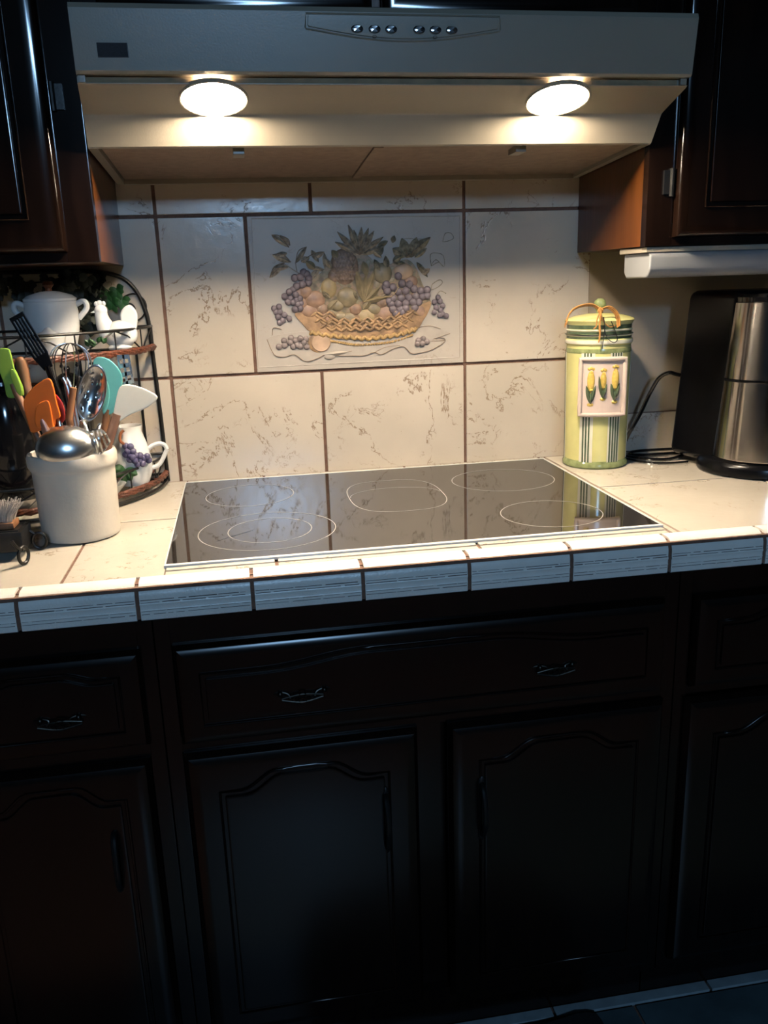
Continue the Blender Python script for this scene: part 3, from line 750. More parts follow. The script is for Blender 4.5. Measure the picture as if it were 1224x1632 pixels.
def arch_panel(b, x0, x1, z0, z1, y, rise, t=.004, mode='top'):
    """raised cathedral field with an arched top, and a groove line round it"""
    n = 20; pts = [(x0, z0), (x1, z0)]
    sh = (x1-x0)*.13
    pts.append((x1, z1-rise))
    for i in range(n+1):
        s = i/n; x = x1-sh-(x1-x0-2*sh)*s
        k = 0.5-0.5*math.cos(min(1, s*3.2)*PI) if s < .5 else 0.5-0.5*math.cos(min(1, (1-s)*3.2)*PI)
        pts.append((x, z1-rise+rise*k))
    pts.append((x0, z1-rise))
    ext(b, [(x, y+.001, z) for x, z in pts], (0, -t-.001, 0), .003, 2)
    return pts

def door(name, parent, x0, x1, z0, z1, yb, m, t=.020, lip=.005, inset=.022, fld=True, arch=.028, rail=.055, sl=.72):
    b = NB(); chamfer_panel(b, x0, x1, z0, z1, yb, t, lip, inset, sl)
    d = obj(name, b, m, parent, 25 if sl < .8 else 30)
    if fld:
        b = NB(); pts = arch_panel(b, x0+rail, x1-rail, z0+rail, z1-rail*.75, yb-t, arch)
        obj('raised_panel', b, m, d, 30)
        b = NB(); tube(b, [(x+(-.007 if x < (x0+x1)/2 else .007), yb-t-.0005, z+(.007 if z > (z0+z1)/2 else -.007)) for x, z in pts], .0022, 6, closed=True)
        obj('moulding', b, m, d, 60)
    return d

YC = -0.3165
def wall_cabinet(x0, x1, z0, z1, label, doors, hinge=None):
    t = thing('wall_cabinet', label, 'cabinet', ((x0+x1)/2, -.16, z0), 'dark wall cabinets around the hood')
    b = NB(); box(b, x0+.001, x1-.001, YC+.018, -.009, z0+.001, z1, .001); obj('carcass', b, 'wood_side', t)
    b = NB(); sw = .048
    box(b, x0, x0+sw, YC, YC+.019, z0, z1, .001); box(b, x1-sw, x1, YC, YC+.019, z0, z1, .001)
    box(b, x0+sw, x1-sw, YC, YC+.019, z0, z0+.038, .001); box(b, x0+sw, x1-sw, YC, YC+.019, z1-.04, z1, .001)
    obj('face_frame', b, 'wood', t)
    for dx0, dx1, dz0, dz1 in doors:
        door('door', t, dx0, dx1, dz0, dz1, YC-.0005, 'wood', sl=.885)
    return t
wl = wall_cabinet(-1.10, -.457, 1.3435, 2.25, 'dark brown wall cabinet left of the range hood, its rounded door edge catching light', [(-1.06, -.503, 1.359, 2.22)])
wr = wall_cabinet(.457, 1.12, 1.3435, 2.25, 'dark brown wall cabinet right of the range hood, above the green canister', [(.506, 1.08, 1.358, 2.22)])
wm = wall_cabinet(-.456, .456, 1.6695, 2.25, 'short dark wall cabinet directly above the range hood', [(-.42, -.012, 1.690, 2.22), (.004, .42, 1.690, 2.22)])
b = NB(); tube(b, [(.499, YC-.003, 1.425), (.499, YC-.003, 1.470)], .0045, 10); box(b, .484, .499, YC-.004, YC+.0005, 1.428, 1.467, .001); obj('hinge', b, 'iron', wr)
b = NB(); tube(b, [(-.497, YC-.003, 1.56), (-.497, YC-.003, 1.60)], .0045, 10); box(b, -.497, -.482, YC-.004, YC+.0005, 1.562, 1.598, .001); obj('hinge', b, 'iron', wl)

YB = -0.610
def base_cabinet(x0, x1, label):
    t = thing('base_cabinet', label, 'cabinet', ((x0+x1)/2, -.30, 0), 'dark base cabinets under the countertop')
    b = NB(); box(b, x0+.001, x1-.001, YB+.018, -.01, .10, CT-.046, .001); obj('carcass', b, 'wood_front', t)
    b = NB(); box(b, x0+.001, x1-.001, -.560, -.545, 0.001, .10); obj('toe_kick', b, 'wood_front', t, 0)
    b = NB(); sw = .022
    box(b, x0+.0005, x0+sw, YB, YB+.019, .10, CT-.046, .001); box(b, x1-sw, x1-.0005, YB, YB+.019, .10, CT-.046, .001)
    for z0, z1 in ((.10, .135), (.640, .665), (.81, CT-.046)): box(b, x0+sw, x1-sw, YB, YB+.019, z0, z1, .001)
    obj('face_frame', b, 'wood_front', t)
    return t
def scroll_pull(parent, xc, z, L=.125):
    """ornate bail pull: pierced end plates with a drooping bail"""
    y = YB-.0215
    b = NB()
    for s in (-1, 1):
        xe = xc+s*L/2
        for dx, dz, r in ((0, 0, .006), (-s*.011, .0055, .005), (-s*.011, -.0055, .005)):
            tube(b, [(xe+dx+r*math.cos(a_*PI/5), y-.001, z+dz+r*.8*math.sin(a_*PI/5)) for a_ in range(10)], .0013, 6, closed=True)
        ball(b, (xe-s*.027, y-.005, z+.001), (.004, .005, .005), 2)
        tube(b, [(xe-s*.014, y-.001, z), (xe-s*.027, y-.004, z+.003), (xe-s*.038, y-.006, z), (xc+s*.018, y-.008, z-.006)], .0014, 6, smooth=4)
    for dx, dz in ((-.008, 0), (.008, 0), (0, .004), (0, -.004)):
        tube(b, [(xc+dx+.0055*math.cos(a_*PI/5), y-.009, z-.007+dz+.004*math.sin(a_*PI/5)) for a_ in range(10)], .0012, 6, closed=True)
    tube(b, [(xc-.03, y-.008, z-.008), (xc, y-.009, z-.0135), (xc+.03, y-.008, z-.008)], .0013, 6, smooth=4)
    tube(b, [(xc-.03, y-.008, z-.006), (xc, y-.009, z-.001), (xc+.03, y-.008, z-.005)], .0011, 6, smooth=4)
    obj('handle', b, 'pullmetal', parent)
M['pullmetal'] = mat('antique_pewter', (0.05, 0.047, 0.04), 0.35, 1.0, var=0.3, vs=200)
def bar_pull(parent, x, z0, z1):
    y = YB-.0205; b = NB()
    tube(b, [(x, y, z1), (x, y-.014, z1-.008), (x+.001, y-.022, (z0+z1)/2), (x, y-.014, z0+.008), (x, y, z0)], .0045, 8, smooth=6)
    ball(b, (x, y-.001, z1+.002), (.006, .003, .011), 2); ball(b, (x, y-.001, z0-.002), (.006, .003, .011), 2)
    obj('handle', b, 'iron', parent)
cc = base_cabinet(-.400, .397, 'dark wood base cabinet under the cooktop with wide drawer front over two doors')
dr = door('drawer_front', cc, -.376, .372, .655, .812, YB-.0005, 'wood_front', rail=.042, arch=.016, inset=.018)
scroll_pull(dr, -.198, .729, .118); scroll_pull(dr, .187, .727, .105)
dl = door('door', cc, -.376, -.026, .125, .640, YB-.0005, 'wood_front'); bar_pull(dl, -.081, .448, .540)
d2 = door('door', cc, .022, .378, .125, .640, YB-.0005, 'wood_front'); bar_pull(d2, .072, .448, .538)
cl = base_cabinet(-.920, -.401, 'dark wood base cabinet left of the cooktop cabinet, below the utensil crock')
dr = door('drawer_front', cl, -.70, -.420, .662, .812, YB-.0005, 'wood_front', rail=.038, arch=.012, inset=.018); scroll_pull(dr, -.535, .727, .105)
dl = door('door', cl, -.70, -.424, .125, .640, YB-.0005, 'wood_front', rail=.045); bar_pull(dl, -.484, .440, .535)
cr_ = base_cabinet(.398, 1.10, 'dark wood base cabinet right of the cooktop cabinet, below the coffee maker')
dr = door('drawer_front', cr_, .421, .80, .655, .812, YB-.0005, 'wood_front', rail=.042, arch=.016, inset=.018)
d2 = door('door', cr_, .416, .80, .125, .636, YB-.0005, 'wood_front'); bar_pull(d2, .745, .448, .540)

# ------------------------------------------------------------------ light fixture below the right wall cabinet
fx = thing('under_cabinet_light', 'unlit white light fixture with rounded diffuser under the right wall cabinet', 'light', (.72, -.26, 1.289))
b = NB(); box(b, .462, 1.02, -.314, -.205, 1.334, 1.3425, .001); obj('mounting_plate', b, 'hood', fx)
b = NB()
pf = [(-.212, 1.334), (-.212, 1.300), (-.222, 1.2905)] + [(-.297+.018*math.cos(a_), 1.3085+.018*math.sin(a_)) for a_ in [(-PI/2-PI/2*i/8) for i in range(9)]] + [(-.315, 1.328), (-.312, 1.334)]
ext(b, [(.468, y, z) for y, z in pf], (.545, 0, 0), .004, 3); obj('diffuser', b, 'fixture', fx)

# ------------------------------------------------------------------ utensil crock and utensils
KX, KY = -.5275, -.362
b = NB()
lathe(b, [(0, CT+.0005), (.055, CT+.0005), (.0595, CT+.003), (.0610, CT+.009), (.0635, 1.026), (.0665, 1.031), (.0685, 1.036), (.0688, 1.049), (.0665, 1.0545), (.0635, 1.0555), (.0605, 1.053), (.0590, 1.03), (.0565, .926), (0, .924)], (KX, KY, 0), 72)
tag(obj('utensil_crock', b, 'crock'), 'cream stoneware crock holding kitchen utensils on the counter', 'crock')

def slab(b, pts, t, bev=.0015): ext(b, pts, (0, t, 0), bev)
def outline(lst, k=3): return sm_outline(lst, k)
bx = lambda dx, dy=0, z=.935: (KX+dx, KY+dy, z)

def spatula(name, label, m, hm, pts, Y, grip, foot, ridge=None, group=None, hr=.006):
    t = thing(name, label, 'utensil', foot, 'silicone spatulas in the stoneware crock')
    b = NB(); slab(b, outline(pts), .007, .0022); obj('blade', b, m, t)
    if ridge:
        b = NB(); slab(b, [Vector(p)+Vector((0, -.003, 0)) for p in outline(ridge)], .012, .0022); obj('sleeve', b, m, t)
    b = NB(); tube(b, [grip, foot], hr, 12); obj('handle', b, hm, t)
    return t
# lime spatula with wooden handle (far left)
spatula('silicone_spatula', 'lime green silicone spatula, leftmost in the cream crock', 'green', 'spoonwood',
        [(-0.6184,-0.36,1.2167),(-0.6018,-0.36,1.2178),(-0.5986,-0.36,1.2082),(-0.5956,-0.36,1.1773),(-0.5892,-0.36,1.1635),(-0.5885,-0.36,1.1478),(-0.5928,-0.36,1.1442),(-0.6124,-0.36,1.1432),(-0.6149,-0.36,1.1648),(-0.6202,-0.36,1.192)], -.36, (-0.6033,-0.355,1.1636), bx(.004, -.03),
        [(-0.6018,-0.36,1.1854),(-0.5963,-0.36,1.1851),(-0.5901,-0.36,1.1635),(-0.5893,-0.36,1.1489),(-0.5953,-0.36,1.1462),(-0.6028,-0.36,1.1719)])
# orange
spatula('silicone_spatula', 'bright orange silicone spatula at the left of the cream crock', 'orange', 'clear',
        [(-0.584,-0.385,1.1391),(-0.5738,-0.385,1.1539),(-0.5534,-0.385,1.1692),(-0.5412,-0.385,1.1714),(-0.5374,-0.385,1.1578),(-0.5358,-0.385,1.1345),(-0.533,-0.385,1.1129),(-0.541,-0.385,1.1085),(-0.5442,-0.385,1.0978),(-0.5635,-0.385,1.0931),(-0.5787,-0.385,1.0901),(-0.5811,-0.385,1.1),(-0.5839,-0.385,1.1197)], -.385, (-0.5604,-0.38,1.1098), bx(.012, -.038, .95),
        [(-0.5701,-0.385,1.0994),(-0.5686,-0.385,1.1237),(-0.5616,-0.385,1.135),(-0.55,-0.385,1.1392),(-0.5453,-0.385,1.1321),(-0.5444,-0.385,1.1038),(-0.5462,-0.385,1.097)], hr=.0085)
# turquoise
spatula('silicone_spatula', 'turquoise silicone spatula behind the slotted steel spoon in the crock', 'turquoise', 'spoonwood',
        [(-0.4829,-0.335,1.1892),(-0.4742,-0.335,1.1977),(-0.4583,-0.335,1.193),(-0.4454,-0.335,1.1785),(-0.4405,-0.335,1.1613),(-0.4475,-0.335,1.1333),(-0.4555,-0.335,1.1236),(-0.4612,-0.335,1.1076),(-0.4763,-0.335,1.1043),(-0.4767,-0.335,1.1268),(-0.4848,-0.335,1.1574)], -.335, (-0.4691,-0.33,1.1134), bx(.006, .03),
        [(-0.4708,-0.335,1.1608),(-0.4635,-0.335,1.1564),(-0.4629,-0.335,1.1362),(-0.4706,-0.335,1.1112),(-0.4774,-0.335,1.1115)])
# cream pointed spatula
spatula('silicone_spatula', 'cream white pointed spatula leaning out at the right of the crock', 'cream', 'clear',
        [(-0.4434,-0.36,1.1501),(-0.4314,-0.36,1.1545),(-0.4126,-0.36,1.1496),(-0.3978,-0.36,1.1418),(-0.3861,-0.36,1.1322),(-0.3939,-0.36,1.1225),(-0.4126,-0.36,1.1125),(-0.4328,-0.36,1.1055),(-0.4514,-0.36,1.0955),(-0.4586,-0.36,1.1009),(-0.4516,-0.36,1.1287)], -.36, (-0.4515,-0.356,1.108), bx(.01, .0, .95), hr=.0075)
# red
spatula('silicone_spatula', 'small red silicone spatula half hidden behind the orange spatula', 'red', 'steel',
        [(-0.5483,-0.345,1.1419),(-0.5403,-0.345,1.1375),(-0.5345,-0.345,1.1232),(-0.5351,-0.345,1.1031),(-0.545,-0.345,1.0935),(-0.5542,-0.345,1.0961)], -.345, (-0.5445,-0.341,1.103), bx(-.003, -.005, .95), hr=.0045)
# wooden spoon handles
t = thing('wooden_spoon', 'dark wooden spoon standing handle up between green and orange spatulas', 'utensil', bx(0, .02), 'wooden spoons in the stoneware crock')
b = NB(); tube(b, [(-0.5911,-0.335,1.1981), (-0.5895,-0.335,1.1824), (-0.5886,-0.335,1.1548), bx(0.012, .02)], [.0085, .0095, .0085, .0065], 14); ball(b, (-0.5912,-0.335,1.1972), .0075, 2)
obj('handle', b, 'spoonwood', t)
b = NB(); ball(b, bx(.013, .02, .946), (.020, .005, .020), 3); obj('bowl', b, 'spoonwood', t)
t = thing('wooden_spoon', 'thin reddish wooden spoon handle beside the slotted steel spoon in the crock', 'utensil', bx(.018, .01), 'wooden spoons in the stoneware crock')
b = NB(); tube(b, [(-0.5142,-0.352,1.1529), (-0.527,-0.352,1.1037), bx(.018, .01)], .0055, 12); obj('handle', b, 'spoonwood', t)
b = NB(); ball(b, bx(.018, .01, .945), (.018, .005, .018), 3); obj('bowl', b, 'spoonwood', t)
# black slotted turner
t = thing('slotted_turner', 'black slotted nylon turner rising highest from the crock', 'utensil', bx(-.01, .03))
O = [Vector(p) for p in [(-0.5986,-0.34,1.2621),(-0.5769,-0.34,1.2727),(-0.5407,-0.34,1.1933),(-0.5631,-0.34,1.1816)]]
b = NB()
def bil(s, r): return (O[0]*(1-s)+O[1]*s)*(1-r)+(O[3]*(1-s)+O[2]*s)*r
bars = [(0, .17), (.22, .38), (.43, .58), (.63, .78), (.83, 1.0)]
for a, c in bars: slab(b, [bil(a, .05), bil(c, .05), bil(c, .80), bil(a, .80)], .003, .0008)
slab(b, [bil(0, 0), bil(1, 0), bil(1, .08), bil(0, .08)], .003, .0008); slab(b, [bil(0, .78), bil(1, .78), bil(.8, 1.05), bil(.2, 1.05)], .003, .0008)
obj('blade', b, 'black', t)
b = NB(); tube(b, [(O[2]+O[3])/2+Vector((0, .0015, 0)), (-0.5403,-0.335,1.1302), bx(-.012, .035)], .005, 10); obj('handle', b, 'black', t)
# whisk
t = thing('whisk', 'steel balloon whisk with thin wire loops at the back of the crock', 'utensil', bx(-.005, .036))
top, neck = Vector((-0.5172,-0.315,1.2199)), Vector((-0.5315,-0.322,1.0953))
ax = (top-neck); H_ = ax.length; axn = ax.normalized(); sx_ = axn.cross(Vector((0, 1, 0))).normalized(); sy_ = axn.cross(sx_)
for k in range(5):
    a = PI*k/5+.2; d = sx_*math.cos(a)+sy_*math.sin(a)*.55
    b = NB(); pts = []
    for i in range(25):
        th = i/24
        pts.append(neck+axn*H_*math.sin(PI*th)**.8+d*(.031*math.sin(2*PI*th)*(1.0)+.002*math.cos(PI*th)))
    tube(b, pts, .0009, 6); obj('wire', b, 'iron' if k % 2 else 'steel', t)
b = NB(); tube(b, [neck+axn*.01, bx(-.004, .036)], .006, 12); obj('handle', b, 'steel', t)
# slotted steel spoon
t = thing('slotted_spoon', 'large perforated stainless steel spoon standing upright at the crock centre', 'utensil', bx(.0, -.01))
c = Vector((-0.4843,-0.372,1.1448)); dn = Vector((-0.499,-0.372,1.1011)); axis = (c-dn).normalized(); side = axis.cross(Vector((0, -1, 0))).normalized(); nr = side.cross(axis).normalized()
b = NB(); nu, nvv = 12, 32; a_, b_h = (Vector((-0.4789,-0.372,1.1903))-c).length, .0205
holes = [(.0, .35), (.35, .0), (-.35, .0), (0, -.35), (.3, .55), (-.3, .55), (.1, .0)]
ringsv = []
for i in range(1, nu+1):
    r_ = i/nu
    ringsv.append([b.verts.new(c+axis*a_*r_*math.sin(2*PI*j/nvv)+side*b_h*r_*math.cos(2*PI*j/nvv)+nr*.012*(1-r_*r_)*-1) for j in range(nvv)])
cv = b.verts.new(c-nr*.012)
for j in range(nvv): b.faces.new((cv, ringsv[0][j], ringsv[0][(j+1) % nvv]))
for i in range(nu-1):
    for j in range(nvv):
        if i in (3, 8) and j % 5 == 0: continue
        if i == 5 and j % 7 == 3: continue
        b.faces.new((ringsv[i][j], ringsv[i+1][j], ringsv[i+1][(j+1) % nvv], ringsv[i][(j+1) % nvv]))
o = obj('bowl', b, 'steel', t, 60); md = o.modifiers.new('thick', 'SOLIDIFY'); md.thickness = .0012
b = NB(); tube(b, [c+axis*(-a_*.93), dn-axis*.012+Vector((0, .004, 0)), bx(.0, -.012)], .0038, 10, flat=.6); obj('handle', b, 'steel', t)
# ladle, bowl outward over the front rim
t = thing('ladle', 'stainless steel ladle with round bowl hanging over the crock front rim', 'utensil', bx(-.01, .0))
lc = Vector((-0.5255,-0.405,1.0686)); d_ = (Vector(cam.location)-lc).normalized(); d_ = (d_+Vector((-.10, 0, .35))).normalized()
rotl = d_.to_track_quat('Z', 'Y').to_matrix().to_4x4()
b = NB(); pr_ = [(.0400*math.cos(a_), .028*math.sin(a_)) for a_ in [PI/2*i/12 for i in range(12)]] + [(0, .028)]
lathe(b, [(.0385, -.0006), (.0415, -.0006)] + [(.0405*math.cos(a_), .0290*math.sin(a_)) for a_ in [PI/2*i/12 for i in range(12)]] + [(0, .029)], lc-d_*.004, 56, rotl, 1.12, .86)
lathe(b, [(.0385*math.cos(a_), .0275*math.sin(a_)) for a_ in [PI/2*i/12 for i in range(12)]] + [(0, .0275)], lc-d_*.004, 56, rotl, 1.12, .86)
obj('bowl', b, 'steel', t)
b = NB(); tube(b, [lc-d_*.004+Vector((.030, .012, .022)), Vector((-0.5013,-0.38,1.1025)), Vector((-0.5106,-0.362,1.0821)), bx(-.018, .02)], .0035, 10, smooth=5, flat=.6); obj('handle', b, 'steel', t)
# steel fork-like server right of the ladle
t = thing('serving_fork', 'slotted stainless server with curved tines right of the ladle bowl', 'utensil', bx(.03, -.01))
b = NB()
q0 = [(-0.4902,-0.395,1.0884), (-0.484,-0.397,1.0903), (-0.4781,-0.398,1.0911), (-0.4727,-0.398,1.0898), (-0.4677,-0.397,1.0854)]
q1 = [(-0.4871,-0.402,1.0497), (-0.48,-0.404,1.0516), (-0.4727,-0.404,1.0571), (-0.4665,-0.402,1.0643), (-0.4612,-0.4,1.0716)]
for a, c in zip(q0, q1):
    a, c = Vector(a), Vector(c); tube(b, [a, (a+c)/2+Vector((0, -.010, .006)), c], .0018, 6, smooth=5)
tube(b, [*q0], .0024, 6, smooth=3); tube(b, [*q1], .0016, 6, smooth=3)
obj('head', b, 'steel', t)
b = NB(); tube(b, [Vector(q0[2]), Vector((-0.4746,-0.385,1.0977)), Vector((-0.4826,-0.365,1.0708)), bx(.03, -.01)], .003, 8, smooth=4, flat=.6); obj('handle', b, 'steel', t)
# metal peeler plate with square holes, behind the turquoise spatula
t = thing('steel_grater', 'small steel hand grater with square holes behind the turquoise spatula', 'utensil', bx(.02, .035))
b = NB()
Q = [Vector(p) for p in [(-0.4478,-0.315,1.198),(-0.4281,-0.315,1.1981),(-0.425,-0.315,1.1523),(-0.4477,-0.315,1.1452)]]
def bq(s, r): return (Q[0]*(1-s)+Q[1]*s)*(1-r)+(Q[3]*(1-s)+Q[2]*s)*r
for s0, s1 in ((0, .16), (.42, .58), (.84, 1)): slab(b, [bq(s0, 0), bq(s1, 0), bq(s1, 1), bq(s0, 1)], .0015, 0)
for r0 in (0, .28, .56, .86): slab(b, [bq(0, r0), bq(1, r0), bq(1, r0+.14), bq(0, r0+.14)], .0016, 0)
obj('blade', b, 'steel', t)
b = NB(); tube(b, [Q[3]*.5+Q[2]*.5, (-0.4549,-0.318,1.1131), bx(.02, .037)], .0035, 8); obj('handle', b, 'steel', t)
# tongs behind
t = thing('steel_tongs', 'slim steel tongs standing between the red spatula and the slotted spoon', 'utensil', bx(.012, .022))
for dx in (0, 6):
    b = NB(); tube(b, [Vector((-0.5329,-0.33,1.1653))+Vector((dx*.0009, 0, .002)), Vector((-0.5253,-0.333,1.1291))+Vector((dx*.0009, 0, 0)), bx(.012+dx*.0008, .022)], .0032, 8, smooth=4, flat=.4); obj('arm', b, 'steel', t)

# ------------------------------------------------------------------ half-round wire shelf rack
RX, RR = -.680, .262
rk = thing('wire_shelf', 'black wrought-iron half-round shelf rack with wicker rims against the tiled wall', 'shelf rack', (RX, -.13, CT))
def arc(R_, z, a0=0, a1=180, n=40, y0=-.012): return [(RX+R_*math.cos(math.radians(a0+(a1-a0)*i/n)), y0-R_*math.sin(math.radians(a0+(a1-a0)*i/n))*(1+y0/R_*0), z) for i in range(n+1)]
b = NB()
arch = [(-.416, -.012, CT+.004), (-.418, -.012, 1.05), (-.421, -.012, 1.17), (-.422, -.012, 1.225), (-.427, -.012, 1.262), (-.440, -.012, 1.297), (-.462, -.012, 1.321), (-.50, -.012, 1.333), (-.56, -.012, 1.337), (-.68, -.012, 1.338)]
full = arch + [(2*RX-x, y, z) for x, y, z in arch[::-1][1:]]
tube(b, full, .0042, 8, smooth=4); obj('arch_frame', b, 'iron', rk)
for x in (-.452, -.56, -.68, -.80, -.908):
    b = NB(); tube(b, [(x, -.014, .925), (x, -.014, 1.18)], .0026, 6); obj('upright', b, 'iron', rk)
for z in (.9165,):
    b = NB(); tube(b, arc(RR, z+.004), .0032, 8); tube(b, [(RX-RR, -.012, z+.004), (RX+RR, -.012, z+.004)], .003, 8); obj('base_ring', b, 'iron', rk)
for z in (.936, 1.190):
    b = NB()
    for i in range(13):
        x = RX-.24+.04*i; yy = -.012-math.sqrt(max(0, RR*RR-(x-RX)**2))
        tube(b, [(x, -.012, z-.004), (x, yy, z-.004)], .0013, 5)
    tube(b, [(RX-RR, -.012, z-.002), (RX+RR, -.012, z-.002)], .003, 6)
    obj('shelf_grid', b, 'iron', rk)
    b = NB()
    A_ = arc(RR, z, n=60)
    for k in range(3):
        tube(b, [(p[0]+.0025*math.cos(i*1.3+k*2.1), p[1]+.0025*math.cos(i*1.3+k*2.1), p[2]+.0035*math.sin(i*1.3+k*2.1)) for i, p in enumerate(A_)], .0040, 6)
    obj('wicker_rim', b, 'wicker', rk)
    b = NB(); tube(b, arc(RR, z+.040), .0026, 8); 
    n_ = 10
    for i in range(n_):
        a0, a1 = 180*i/n_, 180*(i+1)/n_
        p, q_ = arc(RR, z, a0, a0, 1)[0], arc(RR, z+.040, a1, a1, 1)[0]
        tube(b, [p, ((p[0]+q_[0])/2, (p[1]+q_[1])/2, (p[2]+q_[2])/2+.008), q_] if i % 2 else [(p[0], p[1], p[2]+.040), (q_[0], q_[1], q_[2]-.040)], .0017, 6)
        tube(b, [(p[0], p[1], z), (p[0], p[1], z+.04)], .0015, 5)
    tube(b, [(RX-RR, -.012, z+.040), (RX+RR, -.012, z+.040)], .0026, 6)
    obj('gallery_rail', b, 'iron', rk)
b = NB()
tube(b, [(-0.487,-0.013,1.2416),(-0.4605,-0.013,1.2358),(-0.4344,-0.013,1.2467),(-0.4241,-0.013,1.2654),(-0.4283,-0.013,1.2821),(-0.445,-0.013,1.2921),(-0.4645,-0.013,1.2857),(-0.4771,-0.013,1.2673)], .0017, 6, smooth=5)
tube(b, [(-0.467,-0.013,1.2622),(-0.4637,-0.013,1.2715),(-0.4528,-0.013,1.2735),(-0.4456,-0.013,1.2638),(-0.4529,-0.013,1.251)], .0017, 6, smooth=5)
tube(b, [(-0.5561,-0.013,1.2501),(-0.5364,-0.013,1.2399),(-0.5138,-0.013,1.2533),(-0.5037,-0.013,1.28),(-0.5152,-0.013,1.3014),(-0.5359,-0.013,1.3021),(-0.5531,-0.013,1.2934)], .0017, 6, smooth=5)
tube(b, [(-0.5597,-0.013,1.2585),(-0.5442,-0.013,1.272),(-0.5309,-0.013,1.2669),(-0.5324,-0.013,1.254),(-0.5444,-0.013,1.2509)], .0017, 6, smooth=5)
obj('scroll', b, 'iron', rk)
b = NB()
for i in range(14):    # hook ends under the upper shelf
    p = arc(RR-.004, 1.178, 42+i*6, 42+i*6, 1)[0]; ball(b, p, .0038, 1); tube(b, [p, (p[0], p[1], 1.19)], .0014, 5)
obj('finial_row', b, 'iron', rk)
lr = random.Random(5)
protos = []
for v in range(3):
    b = NB(); p = Vector((0, 0, 0))
    for k in range(5):
        an = -PI/2+(k-2)*.75+lr.uniform(-.2, .2); L_ = .021 if k == 2 else .016
        leaf(b, p, p+Vector((math.cos(an)*L_, -.004, math.sin(an)*L_)), .008, .002)
    o = obj('ivy_leaf', b, 'leaf' if v == 0 else 'leaf_dark_shade', rk, 50, origin=(0, 0, 0)); protos.append(o)
spots = [Vector(p) for p in [(-0.4748,-0.03,1.2886),(-0.4851,-0.03,1.2796),(-0.4652,-0.03,1.2813),(-0.4902,-0.03,1.296),(-0.4733,-0.03,1.3024)]]
for k in range(52):  # dark ivy added along the arch to darken the wall behind it
    spots.append(Vector((lr.uniform(-.79, -.505), lr.uniform(-.075, -.02), lr.uniform(1.295, 1.334))))
for k in range(16): spots.append(Vector((lr.uniform(-.545, -.50), lr.uniform(-.05, -.02), lr.uniform(1.235, 1.325))))
for k, p in enumerate(spots):
    src = protos[0] if k < 5 else protos[1+k % 2]
    if k in (0, 6, 5): c = src; c.location = p-WL[rk.name]
    else: c = copy(src, rk, p)
    c.rotation_euler = (lr.uniform(-.4, .4), lr.uniform(-.9, .9), lr.uniform(-.5, .5)); s_ = lr.uniform(.8, 1.25); c.scale = (s_, s_, s_)
b = NB(); tube(b, [(-.80, -.02, 1.318), (-.72, -.035, 1.326), (-.62, -.03, 1.318), (-.55, -.035, 1.325), (-.49, -.03, 1.30), (-.475, -.03, 1.28)], .0018, 6, smooth=6); obj('ivy_vine', b, 'iron', rk)
b = NB()
for k in range(9):
    p = Vector((-0.4972,-0.2,1.2108))+Vector((lr.uniform(-.012, .016), lr.uniform(-.01, .01), lr.uniform(-.005, .006)))
    leaf(b, p, p+Vector((lr.uniform(-.012, .012), -.003, .010)), .004, .002)
obj('leaf_garland', b, 'leaf', rk, 50)

# white tureen on the upper shelf
ZS = 1.1945
tc_ = Vector((-.580, -.115, ZS))
t = thing('lidded_pot', 'white ceramic pot with lug handles and brown-knobbed lid on the upper rack shelf', 'pot', tc_)
b = NB(); lathe(b, [(0, 0), (.034, 0), (.036, .006), (.043, .030), (.047, .060), (.045, .085), (.046, .089), (.043, .091), (.041, .085), (.040, .03), (0, .02)], tc_, 48); obj('body', b, 'ceramic', t)
b = NB(); lathe(b, [(.045, .090), (.046, .094), (.038, .100), (.018, .106), (0, .108)], tc_, 48); lid = obj('lid', b, 'ceramic', t)
b = NB(); lathe(b, [(0, .106), (.006, .106), (.005, .112), (.010, .118), (.008, .124), (0, .126)], tc_, 24); obj('knob', b, 'stem', lid)
for s in (-1, 1):
    b = NB(); tube(b, [tc_+Vector((s*.043, 0, .082)), tc_+Vector((s*.058, -.002, .088)), tc_+Vector((s*.062, -.002, .076)), tc_+Vector((s*.046, 0, .058))], .005, 10, smooth=5); obj('lug', b, 'ceramic', t)
t = thing('lidded_dish', 'small white ceramic dish in front of the lidded pot on the upper shelf', 'dish', (-.575, -.190, ZS))
b = NB(); lathe(b, [(0, 0), (.018, 0), (.020, .003), (.027, .026), (.0285, .030), (.026, .029), (.019, .006), (0, .005)], (-.575, -.190, ZS), 40); obj('body', b, 'ceramic', t)
b = NB(); lathe(b, [(0, .030), (.027, .0295), (.024, .035), (.010, .040), (.004, .046), (0, .047)], (-.575, -.190, ZS), 32); obj('lid', b, 'ceramic', t)

# ceramic hen
hc = Vector((-.468, -.110, ZS))
b = NB(); ball(b, hc+Vector((.003, 0, .026)), (.031, .022, .026), 3, Matrix.Rotation(-.1, 4, 'Y'))
lathe(b, [(0, 0), (.020, 0), (.022, .003), (.016, .010), (.018, .018), (0, .02)], hc, 32)
tube(b, [hc+Vector((-.016, 0, .026)), hc+Vector((-.024, 0, .046)), hc+Vector((-.027, 0, .060)), hc+Vector((-.026, 0, .068))], [.019, .016, .013, .0115, .0105], 14, smooth=5)
ball(b, hc+Vector((-.027, 0, .070)), (.0115, .010, .011), 3)
ext(b, [hc+Vector(v) for v in ((-.036, -.002, .072), (-.036, -.002, .066), (-.046, -.002, .067))], (0, .004, 0), .0008)
for dx, r_ in ((-.034, .004), (-.028, .0055), (-.021, .004)): ball(b, hc+Vector((dx, 0, .082)), (r_, .0022, r_*1.2), 2)
body = b
tg = thing('ceramic_hen', 'white ceramic hen figurine at the right end of the upper rack shelf', 'figurine', hc)
obj('body', body, 'ceramic', tg)
